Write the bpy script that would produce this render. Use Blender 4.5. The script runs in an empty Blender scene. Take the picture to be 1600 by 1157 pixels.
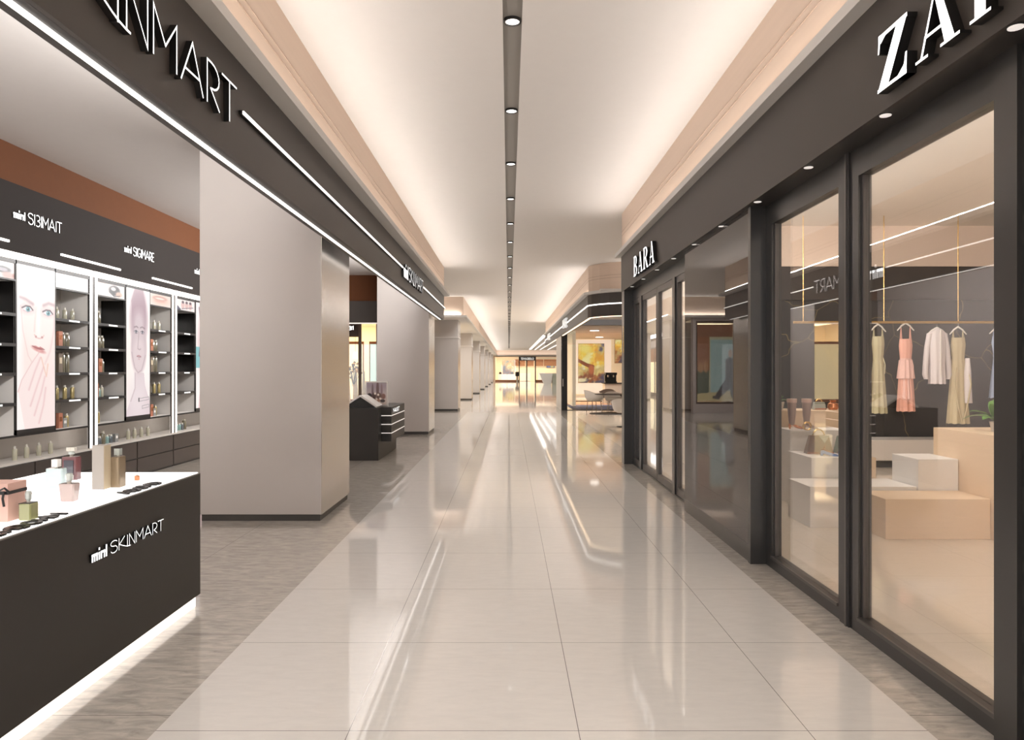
import bpy, bmesh, math, random
import numpy as np
from mathutils import Vector, Matrix
random.seed(7)
SC = bpy.context.scene
COL = SC.collection
PI = math.pi

# ------------------------------------------------------------------ camera
cam_d = bpy.data.cameras.new('camera')
cam = bpy.data.objects.new('camera', cam_d)
COL.objects.link(cam)
cam.location = (0, 0, 1.6)
cam.rotation_euler = (PI / 2, 0, 0)
cam_d.sensor_fit = 'HORIZONTAL'
cam_d.sensor_width = 36
cam_d.lens = 36 * 1108 / 1600
cam_d.shift_x = 5 / 1600
cam_d.clip_start = 0.05
cam_d.clip_end = 300
SC.camera = cam

# ------------------------------------------------------------------ view, world
SC.view_settings.view_transform = 'Standard'
SC.view_settings.look = 'None'
SC.view_settings.gamma = 1
SC.view_settings.exposure = 0.0
SC.view_settings.use_curve_mapping = False
SC.cycles.max_bounces = 8
SC.cycles.diffuse_bounces = 4
SC.cycles.glossy_bounces = 4
SC.cycles.transparent_max_bounces = 16
SC.cycles.sample_clamp_indirect = 4
SC.cycles.caustics_reflective = False
SC.cycles.caustics_refractive = False
SC.cycles.use_denoising = True
w = bpy.data.worlds.new('world')
SC.world = w
w.use_nodes = True
w.node_tree.nodes['Background'].inputs[0].default_value = (1, 1, 1, 1)
w.node_tree.nodes['Background'].inputs[1].default_value = 2.6

def area(name, loc, size, energy, color=(1, .93, .86), rot=(0, 0, 0), shape='RECTANGLE', spread=PI):
    l = bpy.data.lights.new(name, 'AREA')
    l.shape = shape
    l.size = size[0]
    if shape in ('RECTANGLE', 'ELLIPSE'):
        l.size_y = size[1]
    l.energy = energy
    l.color = color
    l.spread = spread
    o = bpy.data.objects.new(name, l)
    o.location = loc
    o.rotation_euler = rot
    COL.objects.link(o)
    return o
WARM = (1, .80, .62)
NEUT = (1, .985, .97)
UP = (PI, 0, 0)
# cove strips (they lie on the cove ledges, facing up and into the mall)
TILT = math.radians(62)
COVE = (1, .965, .93)
def strip(name, x, y0, y1, side, e):
    e *= .68
    area(name, (x, (y0 + y1) / 2, 3.65), (.05, y1 - y0), e * (y1 - y0), COVE, (0, PI + side * TILT, 0))
    area(name + '_wash', (x - side * .02, (y0 + y1) / 2, 3.645), (.03, y1 - y0), .16 * e * (y1 - y0), (1, .86, .74), (0, PI - side * .3, 0))
strip('cove_strip_left', -1.655, -5.8, 18.6, 1, 8.0)
strip('cove_strip_left_far', -1.63, 26.5, 97.5, 1, 8.0)
strip('cove_strip_right', 1.915, -5.8, 12.1, -1, 8.0)
strip('cove_strip_right_far', 2.02, 18.7, 40.1, -1, 8.0)
area('cove_strip_recess', (-5.6, 26.255, 3.634), (7.6, .05), 60, COVE, (PI - .35, 0, 0))
area('cove_strip_cafe_front', (7.2, 17.50, 3.634), (8.4, .04), 60, COVE, (PI - .35, 0, 0))
area('hall_ceiling_fill', (7.0, 40.4, 3.66), (9, .05), 90, COVE, (PI + TILT, 0, 0))  # unseen uplight added to brighten the hall ceiling, no ledge here
area('cove_strip_end', (3.0, 97.72, 3.68), (12, .06), 45, COVE, UP)
# left cosmetics shop: unseen fill lights added behind the fascia
area('cosmetics_fill', (-1.98, .4, 3.72), (.5, 11.6), 560, NEUT, (0, math.radians(100), 0))
area('cosmetics_fill', (-1.98, 13.2, 3.72), (.5, 6.4), 400, NEUT, (0, math.radians(100), 0))
# right fashion shop: the same kind of added fill
area('fashion_fill', (2.28, 3.0, 3.7), (.5, 17.5), 900, (1, .97, .93), (0, -math.radians(112), 0))
for k in range(46):
    area('downlight_lamp', (.028, 5.535 - 3 * 1.914 + 1.914 * k, 4.31), (.1, .1), 8, NEUT, shape='DISK', spread=math.radians(108))
# recess on the left, cafe, far shop
area('recess_luminaire', (-5.6, 22.8, 4.28), (4, 3), 90, NEUT, spread=math.radians(120))
area('recess_luminaire_right', (5.2, 15.0, 4.28), (4, 3), 70, NEUT, spread=math.radians(120))
area('cafe_fill', (4.8, 22.5, 3.52), (3.5, 5), 200, (1, .94, .86), spread=math.radians(110))  # unseen fill added over the cafe seats, spread keeps it out of reflections
area('fashion_rear_fill', (3.2, 10.6, 4.03), (1.1, 2.4), 60, (1, .95, .88))  # added fill to brighten the cream end wall, out of view
area('cafe_back_fill', (4.8, 34.5, 3.25), (3, 5), 200, (1, .86, .70), spread=math.radians(130))  # added fill for the cafe room, besides its round lights
area('far_shop_luminaire', (3.0, 100.5, 3.3), (10, 2), 300, (1, .86, .68))
area('side_shop_luminaire', (-5.8, 28.2, 3.40), (5, 1.5), 130, (1, .80, .5))
area('left_aisle_fill', (-3.95, 62, 3.5), (.9, 70), 800, NEUT)  # added fill behind the columns, no fixture there
area('column_fill', (-2.6, 24.2, 4.3), (.4, .4), 90, NEUT, spread=math.radians(150))  # added fill to brighten the column fronts, unseen from the camera
for k in range(3, 9):
    area('column_fill', (-2.6, 5.5 + 10.1 * k, 3.54), (.4, .4), 55, NEUT, spread=math.radians(150))
area('open_hall_fill', (5.5, 68, 4.28), (4, 40), 200, NEUT)  # added fill, the hall ceiling itself only has light lines
area('aisle_fill_row', (-1.84, 62, 3.54), (.06, 70), 420, NEUT, spread=math.radians(104))  # unseen strip added under the soffit, hidden by its narrow spread

# ------------------------------------------------------------------ materials
def s2l(c):
    return tuple((x / 12.92 if x <= .04045 else ((x + .055) / 1.055) ** 2.4) for x in [v / 255 for v in c])
M = {}
def mat(name, rgb, rough=.5, metal=0, spec=.5, coat=0, emit=0, noise=0, nscale=8, bump=0, stretch=None, alpha=1, coat_r=.03, ior=None, trans=0):
    m = bpy.data.materials.new(name)
    m.use_nodes = True
    nt = m.node_tree
    b = nt.nodes['Principled BSDF']
    col = s2l(rgb) + (1,)
    b.inputs['Base Color'].default_value = col
    b.inputs['Roughness'].default_value = rough
    b.inputs['Metallic'].default_value = metal
    b.inputs['Specular IOR Level'].default_value = spec
    b.inputs['Coat Weight'].default_value = coat
    b.inputs['Coat Roughness'].default_value = coat_r
    b.inputs['Transmission Weight'].default_value = trans
    if ior: b.inputs['IOR'].default_value = ior
    b.inputs['Alpha'].default_value = alpha
    if emit:
        b.inputs['Emission Color'].default_value = col
        b.inputs['Emission Strength'].default_value = emit
    tc = nt.nodes.new('ShaderNodeTexCoord')
    mp = nt.nodes.new('ShaderNodeMapping')
    nt.links.new(tc.outputs['Object'], mp.inputs[0])
    if stretch: mp.inputs['Scale'].default_value = stretch
    nz = nt.nodes.new('ShaderNodeTexNoise')
    nz.inputs['Scale'].default_value = nscale
    nz.inputs['Detail'].default_value = 5
    nt.links.new(mp.outputs[0], nz.inputs[0])
    if not emit:
        n = max(noise, .02)
        mx = nt.nodes.new('ShaderNodeMixRGB')
        mx.inputs[1].default_value = tuple(v * (1 - n) for v in col[:3]) + (1,)
        mx.inputs[2].default_value = tuple(min(1, v * (1 + n)) for v in col[:3]) + (1,)
        nt.links.new(nz.outputs[0], mx.inputs[0])
        nt.links.new(mx.outputs[0], b.inputs['Base Color'])
    if bump:
        bp = nt.nodes.new('ShaderNodeBump')
        bp.inputs['Strength'].default_value = bump
        bp.inputs['Distance'].default_value = .01
        nt.links.new(nz.outputs[0], bp.inputs['Height'])
        nt.links.new(bp.outputs[0], b.inputs['Normal'])
    M[name] = m
    return m

def tile_mat(name, rgb, x0, y0, step, joint, rough, streak, coat=1.0, ior=1.5, coat_r=.05):
    """polished tile: square joints at x0+k*step, y0+k*step (world metres), streaky stone figure"""
    m = mat(name, rgb, rough, coat=coat, coat_r=coat_r)
    nt = m.node_tree
    b = nt.nodes['Principled BSDF']
    b.inputs['Coat IOR'].default_value = ior
    N = nt.nodes.new
    L = nt.links.new
    geo = N('ShaderNodeNewGeometry')
    sep = N('ShaderNodeSeparateXYZ')
    L(geo.outputs['Position'], sep.inputs[0])
    def mth(op, a, bb=None, c=None):
        n = N('ShaderNodeMath'); n.operation = op
        for i, v in enumerate((a, bb, c)):
            if v is None: continue
            if isinstance(v, (int, float)): n.inputs[i].default_value = v
            else: L(v, n.inputs[i])
        return n.outputs[0]
    def line(src, o):
        t = mth('SUBTRACT', src, o)
        t = mth('DIVIDE', t, step)
        t = mth('ADD', t, .5)
        t = mth('FRACT', t)
        t = mth('SUBTRACT', t, .5)
        t = mth('ABSOLUTE', t)
        return mth('LESS_THAN', t, .0018 / step)
    j = mth('MAXIMUM', line(sep.outputs[0], x0), line(sep.outputs[1], y0))
    mp = N('ShaderNodeMapping'); L(geo.outputs['Position'], mp.inputs[0])
    mp.inputs['Rotation'].default_value = (0, 0, .5)
    mp.inputs['Scale'].default_value = (3, 11, 1)
    nz = N('ShaderNodeTexNoise'); nz.inputs['Scale'].default_value = 2.2; nz.inputs['Detail'].default_value = 9; nz.inputs['Roughness'].default_value = .65
    nz.inputs['Distortion'].default_value = .6
    L(mp.outputs[0], nz.inputs[0])
    cr = N('ShaderNodeValToRGB')
    c = s2l(rgb)
    cr.color_ramp.elements[0].position = .3
    cr.color_ramp.elements[1].position = .72
    cr.color_ramp.elements[0].color = tuple(v * (1 - streak) for v in c) + (1,)
    cr.color_ramp.elements[1].color = tuple(min(1, v * (1 + streak)) for v in c) + (1,)
    L(nz.outputs[0], cr.inputs[0])
    mx = N('ShaderNodeMixRGB')
    L(j, mx.inputs[0]); L(cr.outputs[0], mx.inputs[1])
    mx.inputs[2].default_value = s2l(joint) + (1,)
    L(mx.outputs[0], b.inputs['Base Color'])
    return m

def glass_mat(name, f0=.06, tint=(1, 1, 1), rough=0.0, power=3.4):
    m = bpy.data.materials.new(name); m.use_nodes = True
    nt = m.node_tree; nt.nodes.clear()
    N = nt.nodes.new; L = nt.links.new
    out = N('ShaderNodeOutputMaterial'); mix = N('ShaderNodeMixShader')
    tr = N('ShaderNodeBsdfTransparent'); gl = N('ShaderNodeBsdfGlossy')
    tr.inputs[0].default_value = tint + (1,)
    gl.inputs['Roughness'].default_value = rough
    geo = N('ShaderNodeNewGeometry')
    d = N('ShaderNodeVectorMath'); d.operation = 'DOT_PRODUCT'
    L(geo.outputs['Incoming'], d.inputs[0]); L(geo.outputs['Normal'], d.inputs[1])
    def mth(op, a, bb=None):
        n = N('ShaderNodeMath'); n.operation = op
        for i, v in enumerate((a, bb)):
            if v is None: continue
            if isinstance(v, (int, float)): n.inputs[i].default_value = v
            else: L(v, n.inputs[i])
        return n.outputs[0]
    a = mth('ABSOLUTE', d.outputs['Value'])
    a = mth('SUBTRACT', 1.0, a)
    a = mth('POWER', a, power)
    a = mth('MULTIPLY', a, 1 - f0)
    a = mth('ADD', a, f0)
    L(a, mix.inputs[0]); L(tr.outputs[0], mix.inputs[1]); L(gl.outputs[0], mix.inputs[2])
    L(mix.outputs[0], out.inputs[0])
    M[name] = m
    return m

mat('ceiling_paint', (214, 208, 203), .8)
mat('shop_ceiling_paint', (205, 200, 197), .8)
mat('cream_ceiling_paint', (236, 226, 214), .8)
mat('peach_panel', (212, 190, 172), .55, noise=.05, nscale=2, stretch=(1, .3, 12))
mat('groove', (176, 152, 134), .7)
mat('ledge_paint', (206, 202, 198), .6)
mat('bronze_panel', (92, 56, 34), .75, spec=.15, noise=.06)
mat('slot_grey', (128, 122, 116), .6)
mat('black_ring', (22, 21, 21), .4)
mat('fascia_brown', (60, 54, 50), .5, spec=.3, noise=.08, nscale=.8, coat=.15, coat_r=.3)
mat('soffit_black', (42, 38, 36), .4, noise=.05)
mat('led_white', (255, 250, 244), .4, emit=2.2)
mat('led_soft', (255, 246, 238), .4, emit=1.7)
mat('led_warm', (255, 226, 190), .4, emit=2.2)
mat('lamp_white', (255, 248, 240), .4, emit=4)
mat('lamp_dim', (214, 206, 200), .4, emit=1.0)
mat('sign_white', (255, 255, 255), .4, emit=1.25)
mat('sign_silver', (205, 205, 203), .3, emit=.7)
mat('letter_black', (24, 22, 21), .35)
mat('column_stone', (178, 171, 167), .3, noise=.05, nscale=1.3, coat=.7, coat_r=.16, bump=.03)
mat('column_reflector', (206, 201, 196), .22, metal=.75, noise=.04, nscale=1.2, bump=.25, stretch=(.6, .6, 5))
mat('skirting_dark', (52, 49, 46), .4)
tile_mat('white_tile', (232, 227, 221), .309, 3.143, 1.0167, (96, 91, 86), .35, .05, ior=1.7, coat_r=.05)
tile_mat('grey_stone', (184, 176, 166), -2.565, 3.283, 1.008, (82, 75, 68), .4, .38, ior=1.55, coat_r=.06)
tile_mat('cream_tile', (218, 204, 186), 3.9, 4.3, 1.2, (176, 158, 138), .4, .04, ior=1.45, coat_r=.07)
mat('frame_black', (46, 44, 43), .32, noise=.05, coat=.3, coat_r=.2)
mat('frame_grey', (88, 84, 82), .35, metal=.3)
mat('sign_board_dark', (44, 39, 37), .75, spec=.15)
mat('gloss_panel', (60, 54, 52), .5, noise=.05, nscale=.8, spec=.0, coat=1, coat_r=.01)
M['gloss_panel'].node_tree.nodes['Principled BSDF'].inputs['Coat IOR'].default_value = 1.5
glass_mat('clear_glass', .075)
glass_mat('smoked_glass', .12, (.42, .38, .36))
mat('counter_black', (42, 39, 37), .5, noise=.05, nscale=2)
mat('counter_edge', (110, 106, 102), .4)
mat('lightbox_top', (255, 254, 252), .4, emit=1.15)
mat('joint_grey', (150, 146, 142), .5)
mat('cell_grey', (226, 222, 218), .6, noise=.04)
mat('cell_black', (10, 9, 9), .25)
mat('shelf_black', (38, 35, 34), .4)
mat('cabinet_brown', (62, 54, 50), .35, noise=.06, coat=.4, coat_r=.15)
mat('ledge_stone', (200, 194, 188), .4)
mat('label_white', (240, 240, 238), .5, emit=.6)
mat('bottle_clear', (176, 172, 152), .12, noise=.1, coat=.6)
mat('bottle_olive', (112, 106, 88), .2, noise=.1, coat=.6)
mat('bottle_gold', (176, 160, 112), .2, noise=.1, metal=.3)
mat('bottle_teal', (128, 160, 156), .2, coat=.5)
mat('bottle_slate', (92, 98, 102), .2, coat=.5)
mat('carton_orange', (168, 108, 84), .5, noise=.08)
mat('carton_brown', (112, 98, 84), .5, noise=.06)
mat('carton_grey', (128, 128, 126), .5)
mat('cap_pale', (214, 210, 200), .25)
mat('cap_glass', (196, 204, 200), .05, coat=1, noise=.2, nscale=40)
mat('perfume_blue', (190, 208, 210), .12, coat=.8)
mat('perfume_wine', (108, 66, 70), .12, coat=.8)
mat('perfume_ink', (62, 62, 72), .12, coat=.8)
mat('perfume_rose', (190, 172, 168), .12, coat=.8)
mat('perfume_green', (152, 154, 108), .1, coat=.8)
mat('perfume_taupe', (150, 134, 112), .25, metal=.4)
mat('carton_tan', (206, 190, 162), .5)
mat('carton_silver', (170, 164, 158), .45)
mat('box_pink', (216, 176, 164), .5)
mat('ribbon_black', (26, 24, 26), .45)
mat('wood_pale', (218, 192, 162), .5, noise=.05, nscale=3, stretch=(1, 1, 9))
mat('plinth_white', (236, 232, 228), .5)
mat('leather_brown', (92, 72, 60), .35, noise=.08)
mat('leather_taupe', (134, 112, 106), .45, noise=.05)
mat('cuff_pink', (196, 164, 150), .5)
mat('gold_metal', (214, 178, 116), .25, metal=.9)
mat('copper_metal', (200, 134, 96), .25, metal=.7)
mat('blue_cloth', (112, 136, 182), .7, noise=.4, nscale=90)
mat('sage_leather', (140, 146, 136), .4)
mat('hanger_white', (232, 226, 216), .4)
mat('dress_sage', (196, 186, 152), .8, noise=.06, nscale=20)
mat('dress_pink', (236, 176, 156), .8, noise=.06, nscale=20)
mat('dress_blush', (240, 196, 184), .8, noise=.05, nscale=20)
mat('blouse_white', (226, 216, 214), .8, noise=.04, nscale=20)
mat('dress_khaki', (200, 184, 148), .8, noise=.06, nscale=20)
mat('dress_blue', (160, 172, 196), .8, noise=.06, nscale=20)
mat('dress_ochre', (196, 160, 104), .8, noise=.06, nscale=20)
mat('bench_white', (224, 216, 208), .5)
mat('wall_lilac', (172, 162, 158), .6)
mat('wall_cream', (238, 226, 210), .6)
mat('leaf_green', (84, 128, 52), .4, noise=.3, nscale=12)
mat('pot_white', (214, 208, 200), .5)
mat('shop_glow_wall', (250, 232, 200), .7, emit=.3)  # walls emit a little themselves, standing in for room light
mat('shop_teal_glass', (196, 228, 218), .3, emit=.75)
mat('shop_cream_glass', (255, 240, 196), .3, emit=.85)
mat('shop_rust', (150, 92, 56), .6)
mat('shop_brown', (70, 50, 38), .5)
mat('suit_black', (30, 30, 34), .7)
mat('skin', (206, 160, 128), .6)
mat('white_board', (238, 234, 230), .5)
mat('chair_white', (224, 218, 212), .35)
mat('chair_grey', (160, 146, 140), .6)
mat('table_dark', (30, 26, 25), .5)
mat('chrome', (190, 186, 180), .2, metal=1)
mat('rug_blue', (110, 118, 150), .9, noise=.3, nscale=6)
mat('rug_rust', (190, 150, 120), .9, noise=.3, nscale=6)
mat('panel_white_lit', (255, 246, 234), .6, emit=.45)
mat('desk_white', (236, 234, 230), .4)
mat('desk_green', (196, 200, 184), .4)
mat('header_blue', (170, 176, 190), .4)
mat('wood_brown', (158, 108, 72), .5, noise=.12, stretch=(1, 1, 8))

def marble():
    m = mat('black_marble', (46, 44, 42), .25, coat=.5, coat_r=.08)
    nt = m.node_tree; N = nt.nodes.new; L = nt.links.new
    tc = N('ShaderNodeTexCoord'); mp = N('ShaderNodeMapping'); L(tc.outputs['Object'], mp.inputs[0])
    mp.inputs['Rotation'].default_value = (0, .7, 0)
    v = N('ShaderNodeTexVoronoi'); v.feature = 'DISTANCE_TO_EDGE'; v.inputs['Scale'].default_value = 1.1
    n = N('ShaderNodeTexNoise'); n.inputs['Scale'].default_value = 2.5
    L(mp.outputs[0], n.inputs[0])
    ad = N('ShaderNodeMixRGB'); ad.inputs[0].default_value = .22
    L(mp.outputs[0], ad.inputs[1]); L(n.outputs[1], ad.inputs[2]); L(ad.outputs[0], v.inputs[0])
    cr = N('ShaderNodeValToRGB')
    cr.color_ramp.elements[0].color = s2l((150, 130, 86)) + (1,)
    cr.color_ramp.elements[1].color = s2l((46, 44, 42)) + (1,)
    cr.color_ramp.elements[0].position = .0
    cr.color_ramp.elements[1].position = .004
    L(v.outputs['Distance'], cr.inputs[0])
    L(cr.outputs[0], nt.nodes['Principled BSDF'].inputs['Base Color'])
marble()

def paint_mat(name, strength):
    m = bpy.data.materials.new(name); m.use_nodes = True
    nt = m.node_tree; b = nt.nodes['Principled BSDF']
    a = nt.nodes.new('ShaderNodeVertexColor'); a.layer_name = 'print'
    if not strength: nt.links.new(a.outputs[0], b.inputs['Base Color'])
    else: b.inputs['Base Color'].default_value = (.02, .02, .02, 1)
    b.inputs['Roughness'].default_value = .35
    if strength:
        nt.links.new(a.outputs[0], b.inputs['Emission Color'])
        b.inputs['Emission Strength'].default_value = strength
    M[name] = m
paint_mat('backlit_print', .96)
paint_mat('printed_board', 0)
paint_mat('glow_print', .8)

# ------------------------------------------------------------------ mesh tools
class MB:
    def __init__(s):
        s.v = []; s.f = []; s.mi = []
    def poly(s, pts, mi=0):
        n = len(s.v); s.v += [tuple(p) for p in pts]; s.f.append(list(range(n, n + len(pts)))); s.mi.append(mi)
    def box(s, x0, x1, y0, y1, z0, z1, mi=0):
        n = len(s.v)
        x0, x1 = min(x0, x1), max(x0, x1); y0, y1 = min(y0, y1), max(y0, y1); z0, z1 = min(z0, z1), max(z0, z1)
        s.v += [(x0, y0, z0), (x1, y0, z0), (x1, y1, z0), (x0, y1, z0), (x0, y0, z1), (x1, y0, z1), (x1, y1, z1), (x0, y1, z1)]
        for f in ((0, 3, 2, 1), (4, 5, 6, 7), (0, 1, 5, 4), (1, 2, 6, 5), (2, 3, 7, 6), (3, 0, 4, 7)):
            s.f.append([n + i for i in f]); s.mi.append(mi)
        return s
    def hexa(s, bot, top, mi=0):
        n = len(s.v); k = len(bot)
        s.v += [tuple(p) for p in bot] + [tuple(p) for p in top]
        s.f.append([n + i for i in reversed(range(k))]); s.mi.append(mi)
        s.f.append([n + k + i for i in range(k)]); s.mi.append(mi)
        for i in range(k):
            j = (i + 1) % k
            s.f.append([n + i, n + j, n + k + j, n + k + i]); s.mi.append(mi)
        return s
    def rings(s, rs, cap=True, mi=0):
        n = len(s.v); k = len(rs[0])
        for r in rs: s.v += [tuple(p) for p in r]
        for a in range(len(rs) - 1):
            for i in range(k):
                j = (i + 1) % k
                s.f.append([n + a * k + i, n + a * k + j, n + (a + 1) * k + j, n + (a + 1) * k + i]); s.mi.append(mi)
        if cap:
            s.f.append([n + i for i in reversed(range(k))]); s.mi.append(mi)
            e = n + (len(rs) - 1) * k
            s.f.append([e + i for i in range(k)]); s.mi.append(mi)
        return s
    def lathe(s, cx, cy, prof, k=20, mi=0, sx=1, sy=1):
        return s.rings([[(cx + sx * r * math.cos(2 * PI * i / k), cy + sy * r * math.sin(2 * PI * i / k), z) for i in range(k)] for r, z in prof], mi=mi)
    def tube(s, pts, r, k=8, mi=0):
        rs = []
        pts = [Vector(p) for p in pts]
        rr = r if isinstance(r, (list, tuple)) else [r] * len(pts)
        for i, p in enumerate(pts):
            d = (pts[min(i + 1, len(pts) - 1)] - pts[max(i - 1, 0)]).normalized()
            a = Vector((0, 0, 1)) if abs(d.z) < .9 else Vector((1, 0, 0))
            u = d.cross(a).normalized(); v = d.cross(u).normalized()
            rs.append([p + rr[i] * (math.cos(2 * PI * t / k) * u + math.sin(2 * PI * t / k) * v) for t in range(k)])
        return s.rings(rs, mi=mi)
    def build(s, name, mats, parent=None, smooth=False, origin=None, bevel=0):
        me = bpy.data.meshes.new(name)
        o = bpy.data.objects.new(name, me)
        COL.objects.link(o)
        V = np.array(s.v, dtype=float)
        if parent is not None:
            off = np.array(getattr(parent, 'matrix_basis').translation) if parent.parent is None else np.array(parent.parent.matrix_basis.translation) + np.array(parent.location)
            o.parent = parent
        elif origin is not None:
            off = np.array(origin, dtype=float); o.location = origin
        else:
            off = np.array([(V[:, 0].min() + V[:, 0].max()) / 2, (V[:, 1].min() + V[:, 1].max()) / 2, V[:, 2].min()])
            o.location = off
        me.from_pydata([tuple(p) for p in (V - off)], [], s.f)
        if not isinstance(mats, (list, tuple)): mats = [mats]
        for m in mats: me.materials.append(M[m])
        me.polygons.foreach_set('material_index', s.mi)
        if smooth:
            me.polygons.foreach_set('use_smooth', [True] * len(me.polygons))
        bm = bmesh.new(); bm.from_mesh(me); bmesh.ops.recalc_face_normals(bm, faces=bm.faces); bm.to_mesh(me); bm.free()
        if smooth:
            try: me.set_sharp_from_angle(angle=math.radians(40))
            except Exception: pass
        if bevel:
            b = o.modifiers.new('bevel', 'BEVEL'); b.width = bevel; b.segments = 2; b.limit_method = 'ANGLE'
        me.update()
        return o
def B(*a, mi=0): return MB().box(*a, mi=mi)

def tag(o, label=None, cat=None, group=None, kind=None):
    if label: o['label'] = label
    if cat: o['category'] = cat
    if group: o['group'] = group
    if kind: o['kind'] = kind
    return o
def thing(name, label, cat, loc, group=None):
    o = bpy.data.objects.new(name, None); COL.objects.link(o); o.location = loc
    o.empty_display_size = .1
    bpy.context.view_layer.update()
    return tag(o, label, cat, group)
def struct(name, mb, m, parent=None, **k):
    o = mb.build(name, m, parent, **k)
    if parent is None: o['kind'] = 'structure'
    return o
def copy_tree(src, loc, label, group=None, scale=None, rotz=None):
    c = src.copy(); COL.objects.link(c); c.location = loc
    if scale: c.scale = scale
    if rotz is not None: c.rotation_euler = (0, 0, rotz)
    c['label'] = label
    if group: c['group'] = group
    for ch in list(src.children):
        d = ch.copy(); COL.objects.link(d); d.parent = c
        for g in list(ch.children):
            e = g.copy(); COL.objects.link(e); e.parent = d
    return c
def path_wall(pts, z0, z1, th):
    """a wall that follows a plan polyline; th > 0 puts the thickness on its left side"""
    n = len(pts); off = []
    for i in range(n):
        a = Vector(pts[max(i - 1, 0)]); b = Vector(pts[min(i + 1, n - 1)]); p = Vector(pts[i])
        d0 = (p - a).normalized() if i > 0 else (b - p).normalized()
        d1 = (b - p).normalized() if i < n - 1 else d0
        n0 = Vector((-d0.y, d0.x)); n1 = Vector((-d1.y, d1.x))
        m = (n0 + n1).normalized(); off.append(p + m * th / max(.3, m.dot(n0)))
    mb = MB()
    rs = []
    for p, q in zip(pts, off):
        rs.append([(p[0], p[1], z0), (q[0], q[1], z0), (q[0], q[1], z1), (p[0], p[1], z1)])
    mb.rings(rs)
    return mb

# --- lettering: thin stroke letters
def arc(cx, cy, rx, ry, a0, a1, n=8):
    return [(cx + rx * math.cos(math.radians(a0 + (a1 - a0) * i / n)), cy + ry * math.sin(math.radians(a0 + (a1 - a0) * i / n))) for i in range(n + 1)]
G = {
 'S': (.62, [arc(.31, .76, .27, .22, 20, 270, 10)[:-1] + arc(.31, .27, .27, .27, 90, -160, 10)]),
 'K': (.55, [[(.04, 0), (.04, 1)], [(.52, 1), (.06, .45), (.55, 0)]]),
 'I': (.16, [[(.08, 0), (.08, 1)]]),
 'N': (.56, [[(.04, 0), (.04, 1), (.52, 0), (.52, 1)]]),
 'M': (.70, [[(.04, 0), (.04, 1), (.35, .38), (.66, 1), (.66, 0)]]),
 'A': (.74, [[(.02, 0), (.37, 1), (.72, 0)], [(.13, .32), (.61, .32)]]),
 'R': (.52, [[(.05, 0), (.05, 1)] + arc(.20, .70, .28, .30, 90, -90, 8), [(.16, .40), (.50, 0)]]),
 'T': (.60, [[(.0, 1), (.60, 1)], [(.30, 1), (.30, 0)]]),
 'E': (.5, [[(.48, 1), (.05, 1), (.05, 0), (.48, 0)], [(.05, .52), (.4, .52)]]),
 'G': (.66, [arc(.33, .5, .30, .5, 50, 350, 12) + [(.38, .45)]]),
 '3': (.52, [arc(.22, .75, .24, .25, 130, -90, 8) + arc(.22, .25, .27, .25, 90, -130, 8)]),
 'B': (.55, [[(.05, 0), (.05, 1)] + arc(.22, .76, .24, .24, 90, -90, 6), [(.05, .52)] + arc(.22, .26, .28, .26, 90, -90, 6) + [(.05, 0)]]),
 'C': (.62, [arc(.34, .5, .30, .5, 50, 310, 12)]),
 'H': (.6, [[(.05, 0), (.05, 1)], [(.55, 0), (.55, 1)], [(.05, .5), (.55, .5)]]),
 'O': (.7, [arc(.35, .5, .31, .5, 0, 360, 16)]),
 'U': (.6, [[(.05, 1), (.05, .25)] + arc(.3, .25, .25, .25, 180, 360, 6) + [(.55, 1)]]),
 'D': (.62, [[(.05, 0), (.05, 1)] + arc(.2, .5, .38, .5, 90, -90, 8) + [(.05, 0)]]),
 'Z': (.6, [[(.02, 1), (.56, 1), (.02, 0), (.58, 0)]]),
 '1': (.25, [[(.0, .8), (.15, 1), (.15, 0)]]),
 'L': (.5, [[(.05, 1), (.05, 0), (.48, 0)]]),
 '-': (.4, [[(.05, .5), (.35, .5)]]),
}
# the shop's own ligature: the leg of the K sweeps under the I to the foot of the N
G['k'] = (.62, [[(.04, 0), (.04, 1)], [(.52, 1), (.08, .48)] + [(.08 + .96 * t, .48 - .48 * math.sin(t * PI / 2)) for t in (.15, .3, .45, .6, .75, .9, 1.0)]])
def ribbon(pl, t):
    pts = [Vector(p) for p in pl]
    L_, R_ = [], []
    for i, p in enumerate(pts):
        d0 = (p - pts[i - 1]).normalized() if i else (pts[1] - p).normalized()
        d1 = (pts[i + 1] - p).normalized() if i < len(pts) - 1 else d0
        n0 = Vector((-d0.y, d0.x)); n1 = Vector((-d1.y, d1.x))
        m = n0 + n1
        m = m.normalized() if m.length > 1e-6 else n0
        k = t / 2 / max(.45, m.dot(n0))
        L_.append(p + m * k); R_.append(p - m * k)
    return L_, R_
def stroke_glyph(mb, ch, ox, oy, h, wscale, t, fr, mapf, depth):
    wd, strokes = G[ch]
    for st in strokes:
        pl = [(ox + x * h * wscale, oy + y * h) for x, y in st]
        a, b = ribbon(pl, t)
        for i in range(len(pl) - 1):
            q = [a[i], a[i + 1], b[i + 1], b[i]]
            back = [mapf(p.x, p.y, 0) for p in q]; front = [mapf(p.x, p.y, depth) for p in q]
            mb.poly(front, 0)
            mb.poly(back, 1)
            for j in range(4):
                k = (j + 1) % 4
                mb.poly([back[j], back[k], front[k], front[j]], 1)
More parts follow.
